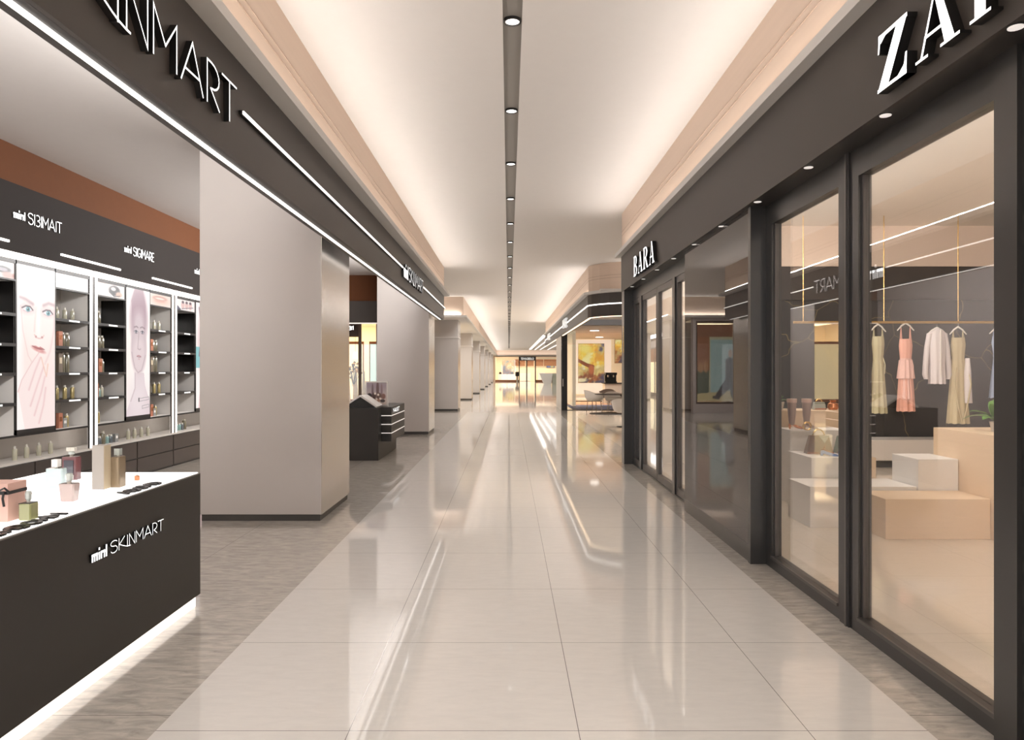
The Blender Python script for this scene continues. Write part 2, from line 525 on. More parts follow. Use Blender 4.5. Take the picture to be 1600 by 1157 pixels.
def serif_polys(ch):
    """bold roman capitals as lists of convex polygons, height 1"""
    if ch == 'Z':
        return .92, [[(.05, .93), (.05, 1), (.90, 1), (.90, .93)], [(.58, .93), (.90, .97), (.36, .06), (.02, .0)], [(.02, 0), (.02, .06), (.88, .06), (.88, 0)],
                     [(.03, .68), (.05, 1), (.13, 1), (.07, .68)], [(.05, .93), (.05, 1), (.30, .95), (.12, .84)], [(.88, 0), (.90, .36), (.85, .36), (.78, 0)], [(.62, .05), (.85, .2), (.88, 0), (.60, 0)]]
    if ch == 'A':
        return 1.1, [[(.14, .03), (.20, .03), (.545, 1), (.50, 1)], [(.46, 1), (.60, 1), (.97, .03), (.74, .03)], [(.25, .30), (.25, .35), (.75, .35), (.75, .30)],
                     [(.02, 0), (.02, .045), (.34, .045), (.34, 0)], [(.64, 0), (.64, .045), (1.08, .045), (1.08, 0)]]
    if ch == 'R':
        ps = [[(.10, .02), (.10, .98), (.32, .98), (.32, .02)], [(.0, 0), (.0, .045), (.42, .045), (.42, 0)], [(.0, .955), (.0, 1), (.45, 1), (.45, .955)],
              [(.42, .48), (.62, .48), (1.02, 0), (.76, 0)], [(.76, 0), (.76, .045), (1.10, .045), (1.10, 0)]]
        o = arc(.45, .735, .44, .265, 90, -90, 10); i = arc(.42, .735, .24, .215, 90, -90, 10)
        for k in range(10): ps.append([o[k], o[k + 1], i[k + 1], i[k]])
        ps.append([(.32, .95), (.32, 1), (.46, 1), (.46, .95)]); ps.append([(.32, .47), (.32, .52), (.46, .52), (.46, .47)])
        return 1.1, ps
    if ch == 'B':
        ps = [[(.10, .02), (.10, .98), (.32, .98), (.32, .02)], [(.0, 0), (.0, .045), (.42, .045), (.42, 0)], [(.0, .955), (.0, 1), (.45, 1), (.45, .955)]]
        for cy, ry, rx in ((.745, .255, .38), (.26, .26, .46)):
            o = arc(.42, cy, rx, ry, 90, -90, 10); i = arc(.40, cy, rx - .2, ry - .05, 90, -90, 10)
            for k in range(10): ps.append([o[k], o[k + 1], i[k + 1], i[k]])
        for z in (.955, .475, 0): ps.append([(.32, z), (.32, z + .045), (.44, z + .045), (.44, z)])
        return .95, ps
def letter_obj(kind, ch, ox, oy, h, t, mapf, depth, parent, wscale=1, mats=('sign_white', 'letter_black')):
    mb = MB()
    if kind == 'serif':
        wd, ps = serif_polys(ch)
        for p in ps:
            q = [(ox + x * h * wscale, oy + y * h) for x, y in p]
            back = [mapf(a, b, 0) for a, b in q]; front = [mapf(a, b, depth) for a, b in q]
            mb.poly(front, 0); mb.poly(back, 1)
            for j in range(len(q)):
                k = (j + 1) % len(q)
                mb.poly([back[j], back[k], front[k], front[j]], 1)
    else:
        wd = G[ch][0]
        stroke_glyph(mb, ch, ox, oy, h, wscale, t, None, mapf, depth)
    mb.build('letter', list(mats), parent)
    return wd * h * wscale
def fixed_normals(o):
    pass
# plan mappings: (u along the text, v up, d out of the wall)
def on_left(x, y0, z0): return lambda u, v, d: (x + d, y0 + u, z0 + v)
def on_right(x, y0, z0): return lambda u, v, d: (x - d, y0 - u, z0 + v)
def on_front(x0, y, z0): return lambda u, v, d: (x0 + u, y - d, z0 + v)
def on_top(x0, y0, z): return lambda u, v, d: (x0 - v, y0 + u, z + d)
def word(string, kind, h, total, mapf, depth, parent, t=.05, gap=.06, mats=('sign_white', 'letter_black'), u0=0):
    ws = []
    for ch in string:
        ws.append(serif_polys(ch)[0] if kind == 'serif' else G[ch][0])
    nat = sum(ws) * h; g = gap * h
    sc = (total - g * (len(string) - 1)) / nat
    u = u0
    for ch, w_ in zip(string, ws):
        if ch == ' ': continue
        letter_obj(kind, ch, u, 0, h, t, mapf, depth, parent, sc, mats)
        u += w_ * h * sc + g
def mini_logo(u0, h, width, mapf, depth, parent, mats=('sign_white', 'letter_black')):
    """bold squat 'mini' word mark"""
    cur = u0; unit = width / 10.5
    def bar(mb, a, b, z0, z1):
        q = [(a, z0), (b, z0), (b, z1), (a, z1)]
        back = [mapf(x, y, 0) for x, y in q]; front = [mapf(x, y, depth) for x, y in q]
        mb.poly(front, 0); mb.poly(back, 1)
        for j in range(4):
            k = (j + 1) % 4
            mb.poly([back[j], back[k], front[k], front[j]], 1)
    def glyph(bars):
        mb = MB()
        for b in bars: bar(mb, u0 + b[0] * unit, u0 + b[1] * unit, b[2] * h, b[3] * h)
        mb.build('letter', list(mats), parent)
    glyph([(0, 1, 0, .6), (0, 4, .42, .6), (1.5, 2.4, 0, .6), (3, 4, 0, .6)])
    glyph([(4.5, 5.4, 0, .6), (4.5, 5.4, .75, .95)])
    glyph([(5.9, 6.8, 0, .6), (5.9, 8.8, .42, .6), (7.9, 8.8, 0, .6)])
    glyph([(9.3, 10.2, 0, .95)])

# --- printed pictures: a fine grid whose points carry the print colours
class Canvas:
    def __init__(s, nu, nv, bg):
        s.nu, s.nv = nu, nv
        s.a = np.ones((nv, nu, 3)) * np.array(bg)
        u = (np.arange(nu) + .5) / nu; v = (np.arange(nv) + .5) / nv
        s.U, s.V = np.meshgrid(u, v)
    def blend(s, mask, c): s.a = s.a * (1 - mask[..., None]) + np.array(c) * mask[..., None]; return s
    def ell(s, cx, cy, rx, ry, c, soft=.1, al=1, ang=0):
        du, dv = s.U - cx, s.V - cy
        ca, sa = math.cos(ang), math.sin(ang)
        x = (du * ca + dv * sa) / rx; y = (-du * sa + dv * ca) / ry
        d = np.sqrt(x * x + y * y)
        return s.blend(al * np.clip((1 + soft - d) / (2 * soft), 0, 1), c)
    def line(s, pts, wd, c, soft=.5, al=1, asp=1):
        best = np.full(s.U.shape, 9.)
        for (x0, y0), (x1, y1) in zip(pts[:-1], pts[1:]):
            px, py = s.U - x0, (s.V - y0) * asp
            dx, dy = x1 - x0, (y1 - y0) * asp
            t = np.clip((px * dx + py * dy) / (dx * dx + dy * dy + 1e-9), 0, 1)
            best = np.minimum(best, np.hypot(px - t * dx, py - t * dy))
        return s.blend(al * np.clip((wd * (1 + soft) - best) / (2 * soft * wd), 0, 1), c)
    def poly(s, pts, c, al=1):
        inside = np.zeros(s.U.shape, bool)
        n = len(pts)
        for i in range(n):
            x0, y0 = pts[i]; x1, y1 = pts[(i + 1) % n]
            if y0 == y1: continue
            cond = ((y0 > s.V) != (y1 > s.V)) & (s.U < (x1 - x0) * (s.V - y0) / (y1 - y0) + x0)
            inside ^= cond
        return s.blend(al * inside.astype(float), c)
def print_panel(name, cv, mapf, w_, h_, m, parent, origin=None):
    """a thin board (5 mm) whose front carries the print; mapf(u, v, d)"""
    nu, nv = cv.nu, cv.nv
    V = []; F = []
    for j in range(nv):
        for i in range(nu):
            V.append(mapf(w_ * i / (nu - 1), h_ * (1 - j / (nv - 1)), .005))
    for j in range(nv - 1):
        for i in range(nu - 1):
            a = j * nu + i
            F.append([a, a + 1, a + nu + 1, a + nu])
    mb = MB(); mb.v = V; mb.f = F; mb.mi = [0] * len(F)
    bk = [mapf(0, 0, 0), mapf(w_, 0, 0), mapf(w_, h_, 0), mapf(0, h_, 0)]
    fr = [mapf(0, 0, .0049), mapf(w_, 0, .0049), mapf(w_, h_, .0049), mapf(0, h_, .0049)]
    mb.hexa(bk, fr, 1)
    o = mb.build(name, [m, 'shelf_black'], parent, origin=origin)
    me = o.data
    at = me.color_attributes.new('print', 'FLOAT_COLOR', 'POINT')
    flat = np.clip(cv.a.reshape(-1, 3), 0, 255) / 255
    lin = np.where(flat <= .04045, flat / 12.92, ((flat + .055) / 1.055) ** 2.4)
    buf = np.ones((len(me.vertices), 4)); buf[:nu * nv, :3] = lin
    at.data.foreach_set('color', buf.astype(np.float32).ravel())
    return o

# ================================================================== SETTING
Y0, YE = -6.0, 98.0
struct('floor', B(-1.565, 1.856, Y0, YE + .6, -.06, 0), 'white_tile')
struct('floor', B(-10, -1.565, Y0, YE, -.06, 0), 'grey_stone')
struct('floor', B(1.856, 2.14, Y0, 12.3, -.06, 0), 'grey_stone')
struct('floor', B(1.856, 2.35, 12.3, 41, -.06, 0), 'grey_stone')
struct('floor', B(2.14, 10, Y0, 12.3, -.06, 0), 'cream_tile')
struct('floor', B(2.35, 12, 12.3, 41, -.06, 0), 'cream_tile')
struct('floor', B(1.856, 12, 41, YE + .6, -.06, 0), 'white_tile')
# main ceiling in two halves with the lamp slot between them
struct('ceiling', B(-10, -.047, -2.5, YE + .6, 4.32, 4.5), 'ceiling_paint')
struct('ceiling', B(.103, 12, -2.5, YE + .6, 4.32, 4.5), 'ceiling_paint')
struct('ceiling', B(-.047, .103, 89, YE + .6, 4.32, 4.5), 'ceiling_paint')
struct('trim_1', B(-.047, .103, -2.5, 89, 4.335, 4.36), 'slot_grey')
# left cosmetics shop shell
struct('ceiling', B(-6.2, -1.87, Y0, 18.9, 4.13, 4.2), 'shop_ceiling_paint')
struct('wall_left', B(-6.2, -5.93, Y0, 19.1, 0, 4.13), 'cell_grey')
struct('wall_back_left', B(-6.2, -2.6, Y0 - .1, Y0, 0, 4.13), 'wall_lilac')
struct('trim_2', B(-5.93, -5.56, Y0, 19.0, 3.70, 4.13), 'bronze_panel')
c = MB().box(-1.87, -1.715, Y0, 18.78, 3.56, 4.32)
struct('wall_cove_left', c, 'peach_panel')
for z in (3.93, 4.0):
    struct('trim_3', B(-1.715, -1.711, Y0, 18.78, z, z + .006), 'groove')
struct('trim_4', B(-1.715, -1.576, Y0, 18.9, 3.56, 3.63), 'ledge_paint')
# end of the cosmetics shop: bulkhead that faces the camera
struct('wall_bulkhead_left', B(-9, -3.26, 18.9, 19.1, 3.44, 4.32), 'bronze_panel')
struct('wall_left', B(-10, -9.9, 19.1, 26.3, 0, 4.32), 'wall_lilac')
# second run on the left: soffit on columns
struct('wall_soffit_left', B(-5, -1.69, 26.3, YE, 3.58, 4.32), 'peach_panel')
struct('trim_5', B(-1.69, -1.56, 26.17, YE, 3.56, 3.63), 'ledge_paint')
struct('trim_6', B(-9.9, -1.69, 26.17, 26.3, 3.56, 3.63), 'ledge_paint')
struct('ceiling', B(-5, -1.69, 26.3, YE, 3.555, 3.58), 'ceiling_paint')
struct('wall_left', B(-5, -4.7, 26.7, YE, 0, 3.555), 'wall_lilac')
struct('wall_bulkhead_left', B(-9.9, -5, 26.3, 26.6, 3.63, 4.32), 'peach_panel')
# the display window wall that closes the recess
mb = MB().box(-9.9, -8.8, 26.4, 26.7, 0, 3.56).box(-2.96, -2.85, 26.4, 26.7, 0, 3.56).box(-8.8, -2.96, 26.4, 26.7, 3.44, 3.56).box(-8.8, -2.96, 26.4, 26.7, 0, .33)
struct('wall_recess', mb, 'wall_lilac')
# right fashion shop shell
struct('ceiling', B(2.12, 10, Y0, 12.2, 4.06, 4.12), 'cream_ceiling_paint')
struct('wall_right', B(9.8, 10, Y0, 12.3, 0, 4.06), 'wall_lilac')
struct('wall_back_right', B(2.3, 10, Y0 - .1, Y0, 0, 4.06), 'wall_cream')
struct('wall_end_right', B(2.12, 4.45, 12.15, 12.3, 0, 4.06), 'wall_cream')
struct('wall_end_right', B(4.45, 10, 12.15, 12.3, 0, 2.80), 'black_marble')
struct('wall_end_right', B(4.45, 10, 12.12, 12.3, 2.80, 3.37), 'fascia_brown')
struct('wall_end_right', B(4.45, 10, 12.1, 12.3, 3.37, 4.06), 'peach_panel')
struct('wall_cove_right', B(1.97, 2.12, Y0, 12.35, 3.56, 4.32), 'peach_panel')
for z in (3.93, 4.0):
    struct('trim_7', B(1.966, 1.97, Y0, 12.35, z, z + .006), 'groove')
struct('trim_8', B(1.86, 1.97, Y0, 12.45, 3.56, 3.63), 'ledge_paint')
# cafe block beyond it
PB = [(2.09, 40.3), (2.09, 18.6), (2.16, 18.4), (2.32, 18.15), (2.55, 17.93), (2.82, 17.78), (3.2, 17.65), (3.7, 17.58), (5, 17.55), (11.8, 17.55)]
def shifted(path, d):
    n = len(path); out = []
    for i in range(n):
        a = Vector(path[max(i - 1, 0)]); b = Vector(path[min(i + 1, n - 1)]); t = (b - a).normalized()
        out.append((path[i][0] - t.y * d, path[i][1] + t.x * d))
    return out
struct('wall_cove_cafe', path_wall(PB, 3.56, 4.32, .15), 'peach_panel')
for z in (3.93, 4.0):
    struct('trim_9', path_wall(shifted(PB, -.004), z, z + .008, .004), 'groove')
struct('trim_10', path_wall(shifted(PB, -.12), 3.56, 3.63, .12), 'ledge_paint')
struct('ceiling', B(2.3, 12, 17.75, 40.2, 3.6, 3.64), 'ceiling_paint')
struct('ceiling', B(2.8, 12, 28.3, 40.0, 3.34, 3.38), 'peach_panel')
struct('wall_cafe_side', B(2.09, 2.3, 28.36, 31.2, 0, 2.97), 'ledge_paint')
struct('wall_cafe_side', B(2.8, 2.95, 31.2, 40.2, 0, 3.34), 'shop_glow_wall')
struct('wall_cafe_back', B(2.8, 12, 40.0, 40.2, 0, 3.34), 'shop_glow_wall')
struct('wall_cafe_right', B(11.8, 12, 12.3, 40.2, 0, 4.32), 'wall_lilac')
# open hall and far end
struct('wall_hall_right', B(11.8, 12, 40.2, YE, 0, 4.32), 'wall_lilac')
struct('wall_end', B(-5, 12, YE, YE + .3, 3.40, 4.32), 'peach_panel')
struct('trim_11', B(-1.7, 12, YE - .35, YE - .22, 3.58, 3.66), 'ledge_paint')
struct('trim_11', B(-1.7, 12, YE - .35, YE, 3.56, 3.585), 'ledge_paint')
struct('wall_end_left', B(-5, -1.87, YE, YE + .3, 0, 3.4), 'peach_panel')

# ================================================================== COLUMNS
def column(i, y, ztop, label):
    t = thing('column', label, 'column', (-2.62, y + .66, 0), 'pale stone columns along the left side of the mall')
    B(-3.27, -1.985, y, y + 1.30, .07, ztop).build('shaft', 'column_stone', t, bevel=.004)
    B(-1.985, -1.979, y + .003, y + 1.297, .07, ztop).build('polished_side', 'column_reflector', t)  # sheet added so the column side reflects brighter
    B(-3.255, -2.0, y + .015, y + 1.285, 0, .07).build('skirting', 'skirting_dark', t)
    if y > 27:
        B(-3.29, -1.965, y - .02, y + 1.32, 2.86, 2.89).build('moulding', 'ledge_paint', t)
names = ['big pale stone column right behind the black cosmetics counter', 'pale stone column behind the small black display stand',
         'third pale column on the left, first under the low soffit', 'fourth pale column from the camera along the left side',
         'fifth pale column from the camera along the left side', 'sixth pale column from the camera along the left side',
         'seventh pale column from the camera along the left side', 'eighth pale column from the camera along the left side', 'last pale column before the far shop on the left']
for i, n in enumerate(names):
    column(i, 7.5 + 10.1 * i, 4.13 if i < 2 else 3.555, n)

# ================================================================== FASCIAS AND SIGNS
t = thing('shop_fascia', 'long dark brown cosmetics shop fascia with white light lines, upper left', 'fascia', (-1.79, 6.4, 2.93))
mb = MB().box(-1.87, -1.715, Y0, 18.78, 2.95, 3.56).box(-1.74, -1.715, Y0, 18.78, 2.93, 2.95)
mb.build('panel', 'fascia_brown', t)
B(-1.87, -1.741, Y0, 18.775, 2.93, 2.949).build('underside', 'soffit_black', t)
B(-1.815, -1.785, Y0, 18.6, 2.922, 2.93).build('light_strip', 'led_white', t)
FX = -1.715
def logo_left(name, label, y_mini, y_text, wtext, z, h, face_x, x, t_, parent_group=None, string='SkINMART'):
    tt = thing(name, label, 'sign', (x, y_mini, z), parent_group)
    mini_logo(0, h, y_text - y_mini - .06, on_left(x, y_mini, z), face_x - x, tt)
    word(string, 'stroke', h, wtext, on_left(x, y_text, z), face_x - x, tt, t=t_, gap=.1)
    return tt
logo_left('shop_sign', 'large thin white lettering on left fascia, cut by the top edge', 1.90, 2.50, 1.88, 3.096, .242, -1.68, FX, .0115)
logo_left('shop_sign', 'smaller looking white logo lettering near the far end of left fascia', 11.36, 11.92, 2.0, 3.096, .242, -1.68, FX, .014)
for (a, b, lb) in ((-6, 1.7, 'light bar on left fascia before the large lettering'), (4.50, 11.3, 'long light bar between the two logos on left fascia'), (13.98, 18.78, 'light bar past the far logo on left fascia')):
    t = thing('light_bar', 'white ' + lb, 'light', (FX, (a + b) / 2, 3.22))
    B(FX, -1.69, a, b, 3.222, 3.25).build('housing', 'letter_black', t)
    B(-1.69, -1.682, a, b, 3.226, 3.246).build('diffuser', 'led_white', t)
# right fascia
t = thing('shop_fascia', 'long dark brown clothing shop fascia, upper right', 'fascia', (2.0, 3.1, 2.95))
B(1.95, 1.97, Y0, 12.3, 2.95, 3.56).build('panel', 'fascia_brown', t)
B(1.97, 2.16, Y0, 12.3, 2.95, 3.56).build('underside', 'soffit_black', t)
for k in range(13):
    y = 11.45 - .963 * k
    if y < -1: break
    tt = thing('soffit_downlight', ['small round downlight under the clothing fascia above the far door frame', 'second small downlight under the clothing fascia from its far corner',
        'third small downlight under the clothing fascia from its far corner', 'fourth small downlight from the far corner under the clothing fascia',
        'small downlight above the far edge of the glossy dark panel', 'small downlight above the middle of the glossy dark panel',
        'small downlight above the near end of the glossy dark panel', 'small downlight over the narrower shop window pane',
        'downlight below the big white letter Z', 'nearest downlight at the right edge under the clothing fascia',
        'downlight behind the camera under the clothing fascia', 'second downlight behind the camera under clothing fascia', 'third downlight behind camera under clothing fascia'][k], 'downlight', (1.99, y, 2.94), 'small downlights under the right fascia')
    MB().lathe(1.99, y, [(.034, 2.946), (.034, 2.95)], 16).build('ring', 'black_ring', tt)
    MB().lathe(1.99, y, [(.029, 2.943), (.029, 2.9465)], 16).build('lamp', 'lamp_dim', tt)
t = thing('shop_sign', 'large white serif lettering on right fascia, cut off at the corner', 'sign', (1.95, 3.66, 3.02))
word('ZARA', 'serif', .29, 1.47, on_right(1.95, 3.66, 3.022), .05, t, gap=.2)
t = thing('shop_sign', 'small white serif lettering at the far end of right fascia', 'sign', (1.95, 10.8, 3.01))
word('BARA', 'serif', .30, 1.55, on_right(1.95, 10.8, 3.015), .05, t, gap=.16)
# cafe fascia
FP = shifted(PB, -.02)
t = thing('shop_fascia', 'dark rounded cafe fascia with a white light line, beyond the clothing shop', 'fascia', (2.1, 18.6, 2.97))
path_wall(FP, 2.97, 3.56, .17).build('panel', 'fascia_brown', t)
path_wall(shifted(PB, -.032), 3.265, 3.295, .012).build('light_line', 'led_white', t)
path_wall(shifted(PB, .02), 2.955, 2.97, .05).build('lower_light_line', 'led_warm', t)
for (y, tot, lb) in ((26.5, 1.6, 'silver lettering in the middle of the cafe fascia'), (36.8, 1.6, 'silver lettering at the far end of the cafe fascia')):
    tt = thing('shop_sign', lb, 'sign', (2.07, y, 3.15))
    word('MINE', 'stroke', .27, tot, on_right(2.07, y, 3.15), .07, tt, t=.05, mats=('sign_silver', 'sign_silver'))
struct('trim_12', B(2.3, 11.8, 28.1, 28.36, 3.39, 3.6), 'header_blue')
# wrap of the left fascia at the shop end
t = thing('shop_fascia', 'dark fascia across the end opening, seen between the two near columns', 'fascia', (-6.1, 19, 2.86))
B(-9, -3.26, 18.88, 19.12, 2.86, 3.44).build('panel', 'fascia_brown', t)
B(-9, -3.26, 18.87, 18.9, 2.83, 2.86).build('light_strip', 'lamp_dim', t)

# ceiling slot downlights
near = ['nearest ceiling downlight in the grey slot, at the top edge', 'second ceiling downlight from the top edge', 'third ceiling downlight from the top edge', 'fourth ceiling downlight from the top edge',
        'fifth ceiling downlight from the top edge', 'sixth ceiling downlight from the top edge']
ordn = ['seventh', 'eighth', 'ninth', 'tenth', 'eleventh', 'twelfth']
proto = None
for k in range(44):
    y = 5.535 + 1.914 * k
    lb = near[k] if k < 6 else (ordn[k - 6] + ' ceiling downlight along the grey slot' if k < 12 else 'tiny distant downlight far along the grey ceiling slot')
    if proto is None:
        proto = thing('ceiling_downlight', lb, 'downlight', (.028, y, 4.318), 'round downlights in the ceiling slot')
        MB().rings([[(.028 + r * math.cos(2 * PI * i / 24), y + r * math.sin(2 * PI * i / 24), z) for i in range(24)] for r, z in ((.055, 4.334), (.055, 4.314), (.068, 4.314), (.068, 4.334))], cap=False).build('ring', 'black_ring', proto)
        MB().lathe(.028, y, [(.054, 4.322), (.054, 4.335)], 24).build('lamp', 'lamp_white', proto)
    else:
        copy_tree(proto, (.028, y, 4.318), lb)

# ================================================================== COSMETICS COUNTER
CX0, CX1, CY0, CY1 = -3.16, -2.10, 1.2, 4.83
t = thing('display_counter', 'black cosmetics counter with glowing white top in the left foreground', 'counter', (-2.63, 3.0, 0))
B(CX0 + .02, CX1 - .02, CY0, CY1 - .03, 0, .075).build('lit_plinth', 'led_soft', t)
B(CX0, CX1, CY0, CY1, .075, .893).build('body', 'counter_black', t, bevel=.003)
B(CX0, CX1, CY0, CY1, .893, .899).build('rim', 'counter_edge', t)
top = B(CX0 + .012, CX1 - .012, CY0, CY1 - .012, .899, .905).build('light_top', 'lightbox_top', t)
mb = MB()
for y in (4.60, 4.26, 3.86, 3.41, 2.95, 2.5):
    mb.box(CX0 + .012, CX1 - .012, y, y + .006, .905, .9056)
mb.box(CX0 + .12, CX0 + .125, CY0, CY1, .905, .9056)
mb.build('joint', 'joint_grey', top)
tt = thing('counter_sign', 'thin white lettering on the black counter front', 'sign', (-2.1, 3.55, .63))
mini_logo(0, .065, .14, on_left(-2.1, 3.55, .633), .012, tt)
word('SkINMART', 'stroke', .065, .575, on_left(-2.1, 3.715, .633), .012, tt, t=.0042, gap=.1)
for (y, s_, tot, lb) in ((2.93, 'CHBOHM', .48, 'black lettering lying on the near end of the lit counter top'), (3.95, 'ABOMD', .40, 'black lettering lying beside the taupe bottle on the counter')):
    tt = thing('counter_lettering', lb, 'sign', (-2.15, y, .905))
    word(s_, 'stroke', .07, tot, on_top(-2.12, y, .9056), .008, tt, t=.017, gap=.1, mats=('letter_black', 'letter_black'))
CZ = .9056
def perf(name, label, x, y, wx, dy, hb, mats, cap, capm, shape='box', taper=0, cat='bottle', liquid=None):
    tt = thing(name, label, cat, (x, y, CZ))
    mb = MB()
    a, b = wx / 2, dy / 2
    k = 1 - taper
    e = min(.006, a * .2)
    def ring(sx, sy, z, c=e): return [(x - sx + c, y - sy, z), (x + sx - c, y - sy, z), (x + sx, y - sy + c, z), (x + sx, y + sy - c, z), (x + sx - c, y + sy, z), (x - sx + c, y + sy, z), (x - sx, y + sy - c, z), (x - sx, y - sy + c, z)]
    mb.rings([ring(a * k * .96, b * k * .96, CZ), ring(a * k, b * k, CZ + .004), ring(a, b, CZ + hb - .006), ring(a * .95, b * .95, CZ + hb)])
    mb.build('body', mats, tt)
    ch, cr = cap
    MB().lathe(x, y, [(cr * .5, CZ + hb), (cr * .5, CZ + hb + .008)], 12).build('collar', 'cap_pale', tt)
    z = CZ + hb + .008
    if shape == 'box':
        MB().rings([[(x - cr, y - cr, z), (x + cr, y - cr, z), (x + cr, y + cr, z), (x - cr, y + cr, z)], [(x - cr, y - cr, z + ch), (x + cr, y - cr, z + ch), (x + cr, y + cr, z + ch), (x - cr, y + cr, z + ch)]]).build('cap', capm, tt)
    elif shape == 'gem':
        MB().lathe(x, y, [(cr * .55, z), (cr * .9, z + ch * .25), (cr, z + ch * .7), (cr * .8, z + ch * .95), (cr * .4, z + ch)], 7).build('stopper', capm, tt)
    elif shape == 'ball':
        MB().lathe(x, y, [(cr * .45, z), (cr * .9, z + ch * .2), (cr, z + ch * .5), (cr * .85, z + ch * .8), (cr * .4, z + ch)], 16).build('ball_neck', capm, tt, smooth=True)
        MB().box(x - cr * 1.3, x - cr * .05, y - cr * .6, y + cr * .6, z + ch, z + ch * 1.9).box(x + cr * .05, x + cr * 1.3, y - cr * .6, y + cr * .6, z + ch, z + ch * 1.9).build('cap', 'cap_pale', tt)
    return tt
perf('perfume_bottle', 'pale blue square perfume bottle with white cap on the lit counter', -2.68, 4.20, .10, .05, .113, 'perfume_blue', (.044, .018), 'plinth_white')
tt = perf('perfume_bottle', 'tall dark wine red perfume bottle with a ball stopper', -2.775, 4.50, .095, .055, .146, 'perfume_wine', (.026, .02), 'cap_glass', 'ball')
MB().box(-2.805, -2.745, 4.468, 4.4722, CZ + .015, CZ + .125).build('label_panel', 'perfume_ink', tt)
perf('perfume_bottle', 'small pale rose perfume bottle with glass stopper, tapering to its base', -2.33, 3.76, .083, .06, .094, 'perfume_rose', (.046, .02), 'cap_glass', 'gem', taper=.16)
tt = perf('perfume_bottle', 'small green perfume bottle with glass stopper near the pink box', -2.235, 3.30, .058, .06, .076, 'perfume_green', (.048, .015), 'cap_glass', 'gem')
B(-2.262, -2.21, 3.272, 3.328, CZ + .074, CZ + .078).build('shoulder_band', 'letter_black', tt)
perf('perfume_bottle', 'taupe metal perfume bottle with square cap standing before the tall carton', -2.325, 4.22, .055, .075, .18, 'perfume_taupe', (.04, .016), 'cap_glass', 'box')
tt = thing('perfume_carton', 'tall silver grey carton beside the taupe perfume bottle', 'box', (-2.383, 4.15, CZ))
B(-2.417, -2.349, 4.112, 4.185, CZ, CZ + .256).build('carton', 'carton_silver', tt, bevel=.001)
B(-2.3492, -2.3475, 4.114, 4.183, CZ + .002, CZ + .254).build('lit_side_face', 'carton_tan', tt)  # paler colour paints the lit side of the carton
tt = thing('gift_box', 'pink gift box tied with a black ribbon, cut by the left edge', 'box', (-2.35, 3.25, CZ))
B(-2.45, -2.285, 3.235, 3.36, CZ, CZ + .175).build('box_body', 'box_pink', tt, bevel=.002)
mb = MB().box(-2.452, -2.283, 3.232, 3.362, CZ + .125, CZ + .14)
mb.tube([(-2.30, 3.23, CZ + .14), (-2.295, 3.215, CZ + .11), (-2.285, 3.21, CZ + .075)], .005, 6)
mb.tube([(-2.33, 3.23, CZ + .14), (-2.335, 3.21, CZ + .10), (-2.325, 3.205, CZ + .06)], .005, 6)
mb.tube([(-2.36, 3.225, CZ + .145), (-2.34, 3.20, CZ + .165), (-2.31, 3.21, CZ + .145), (-2.28, 3.205, CZ + .16), (-2.275, 3.225, CZ + .14)], .005, 6)
mb.build('ribbon', 'ribbon_black', tt)
tt = thing('sample_bottle', 'tiny copper sample bottle half hidden behind the taupe bottle', 'bottle', (-2.34, 4.46, CZ))
B(-2.35, -2.325, 4.45, 4.47, CZ, CZ + .03).build('body', 'copper_metal', tt, bevel=.002)
B(-2.342, -2.333, 4.456, 4.464, CZ + .03, CZ + .038).build('cap', 'cap_pale', tt)

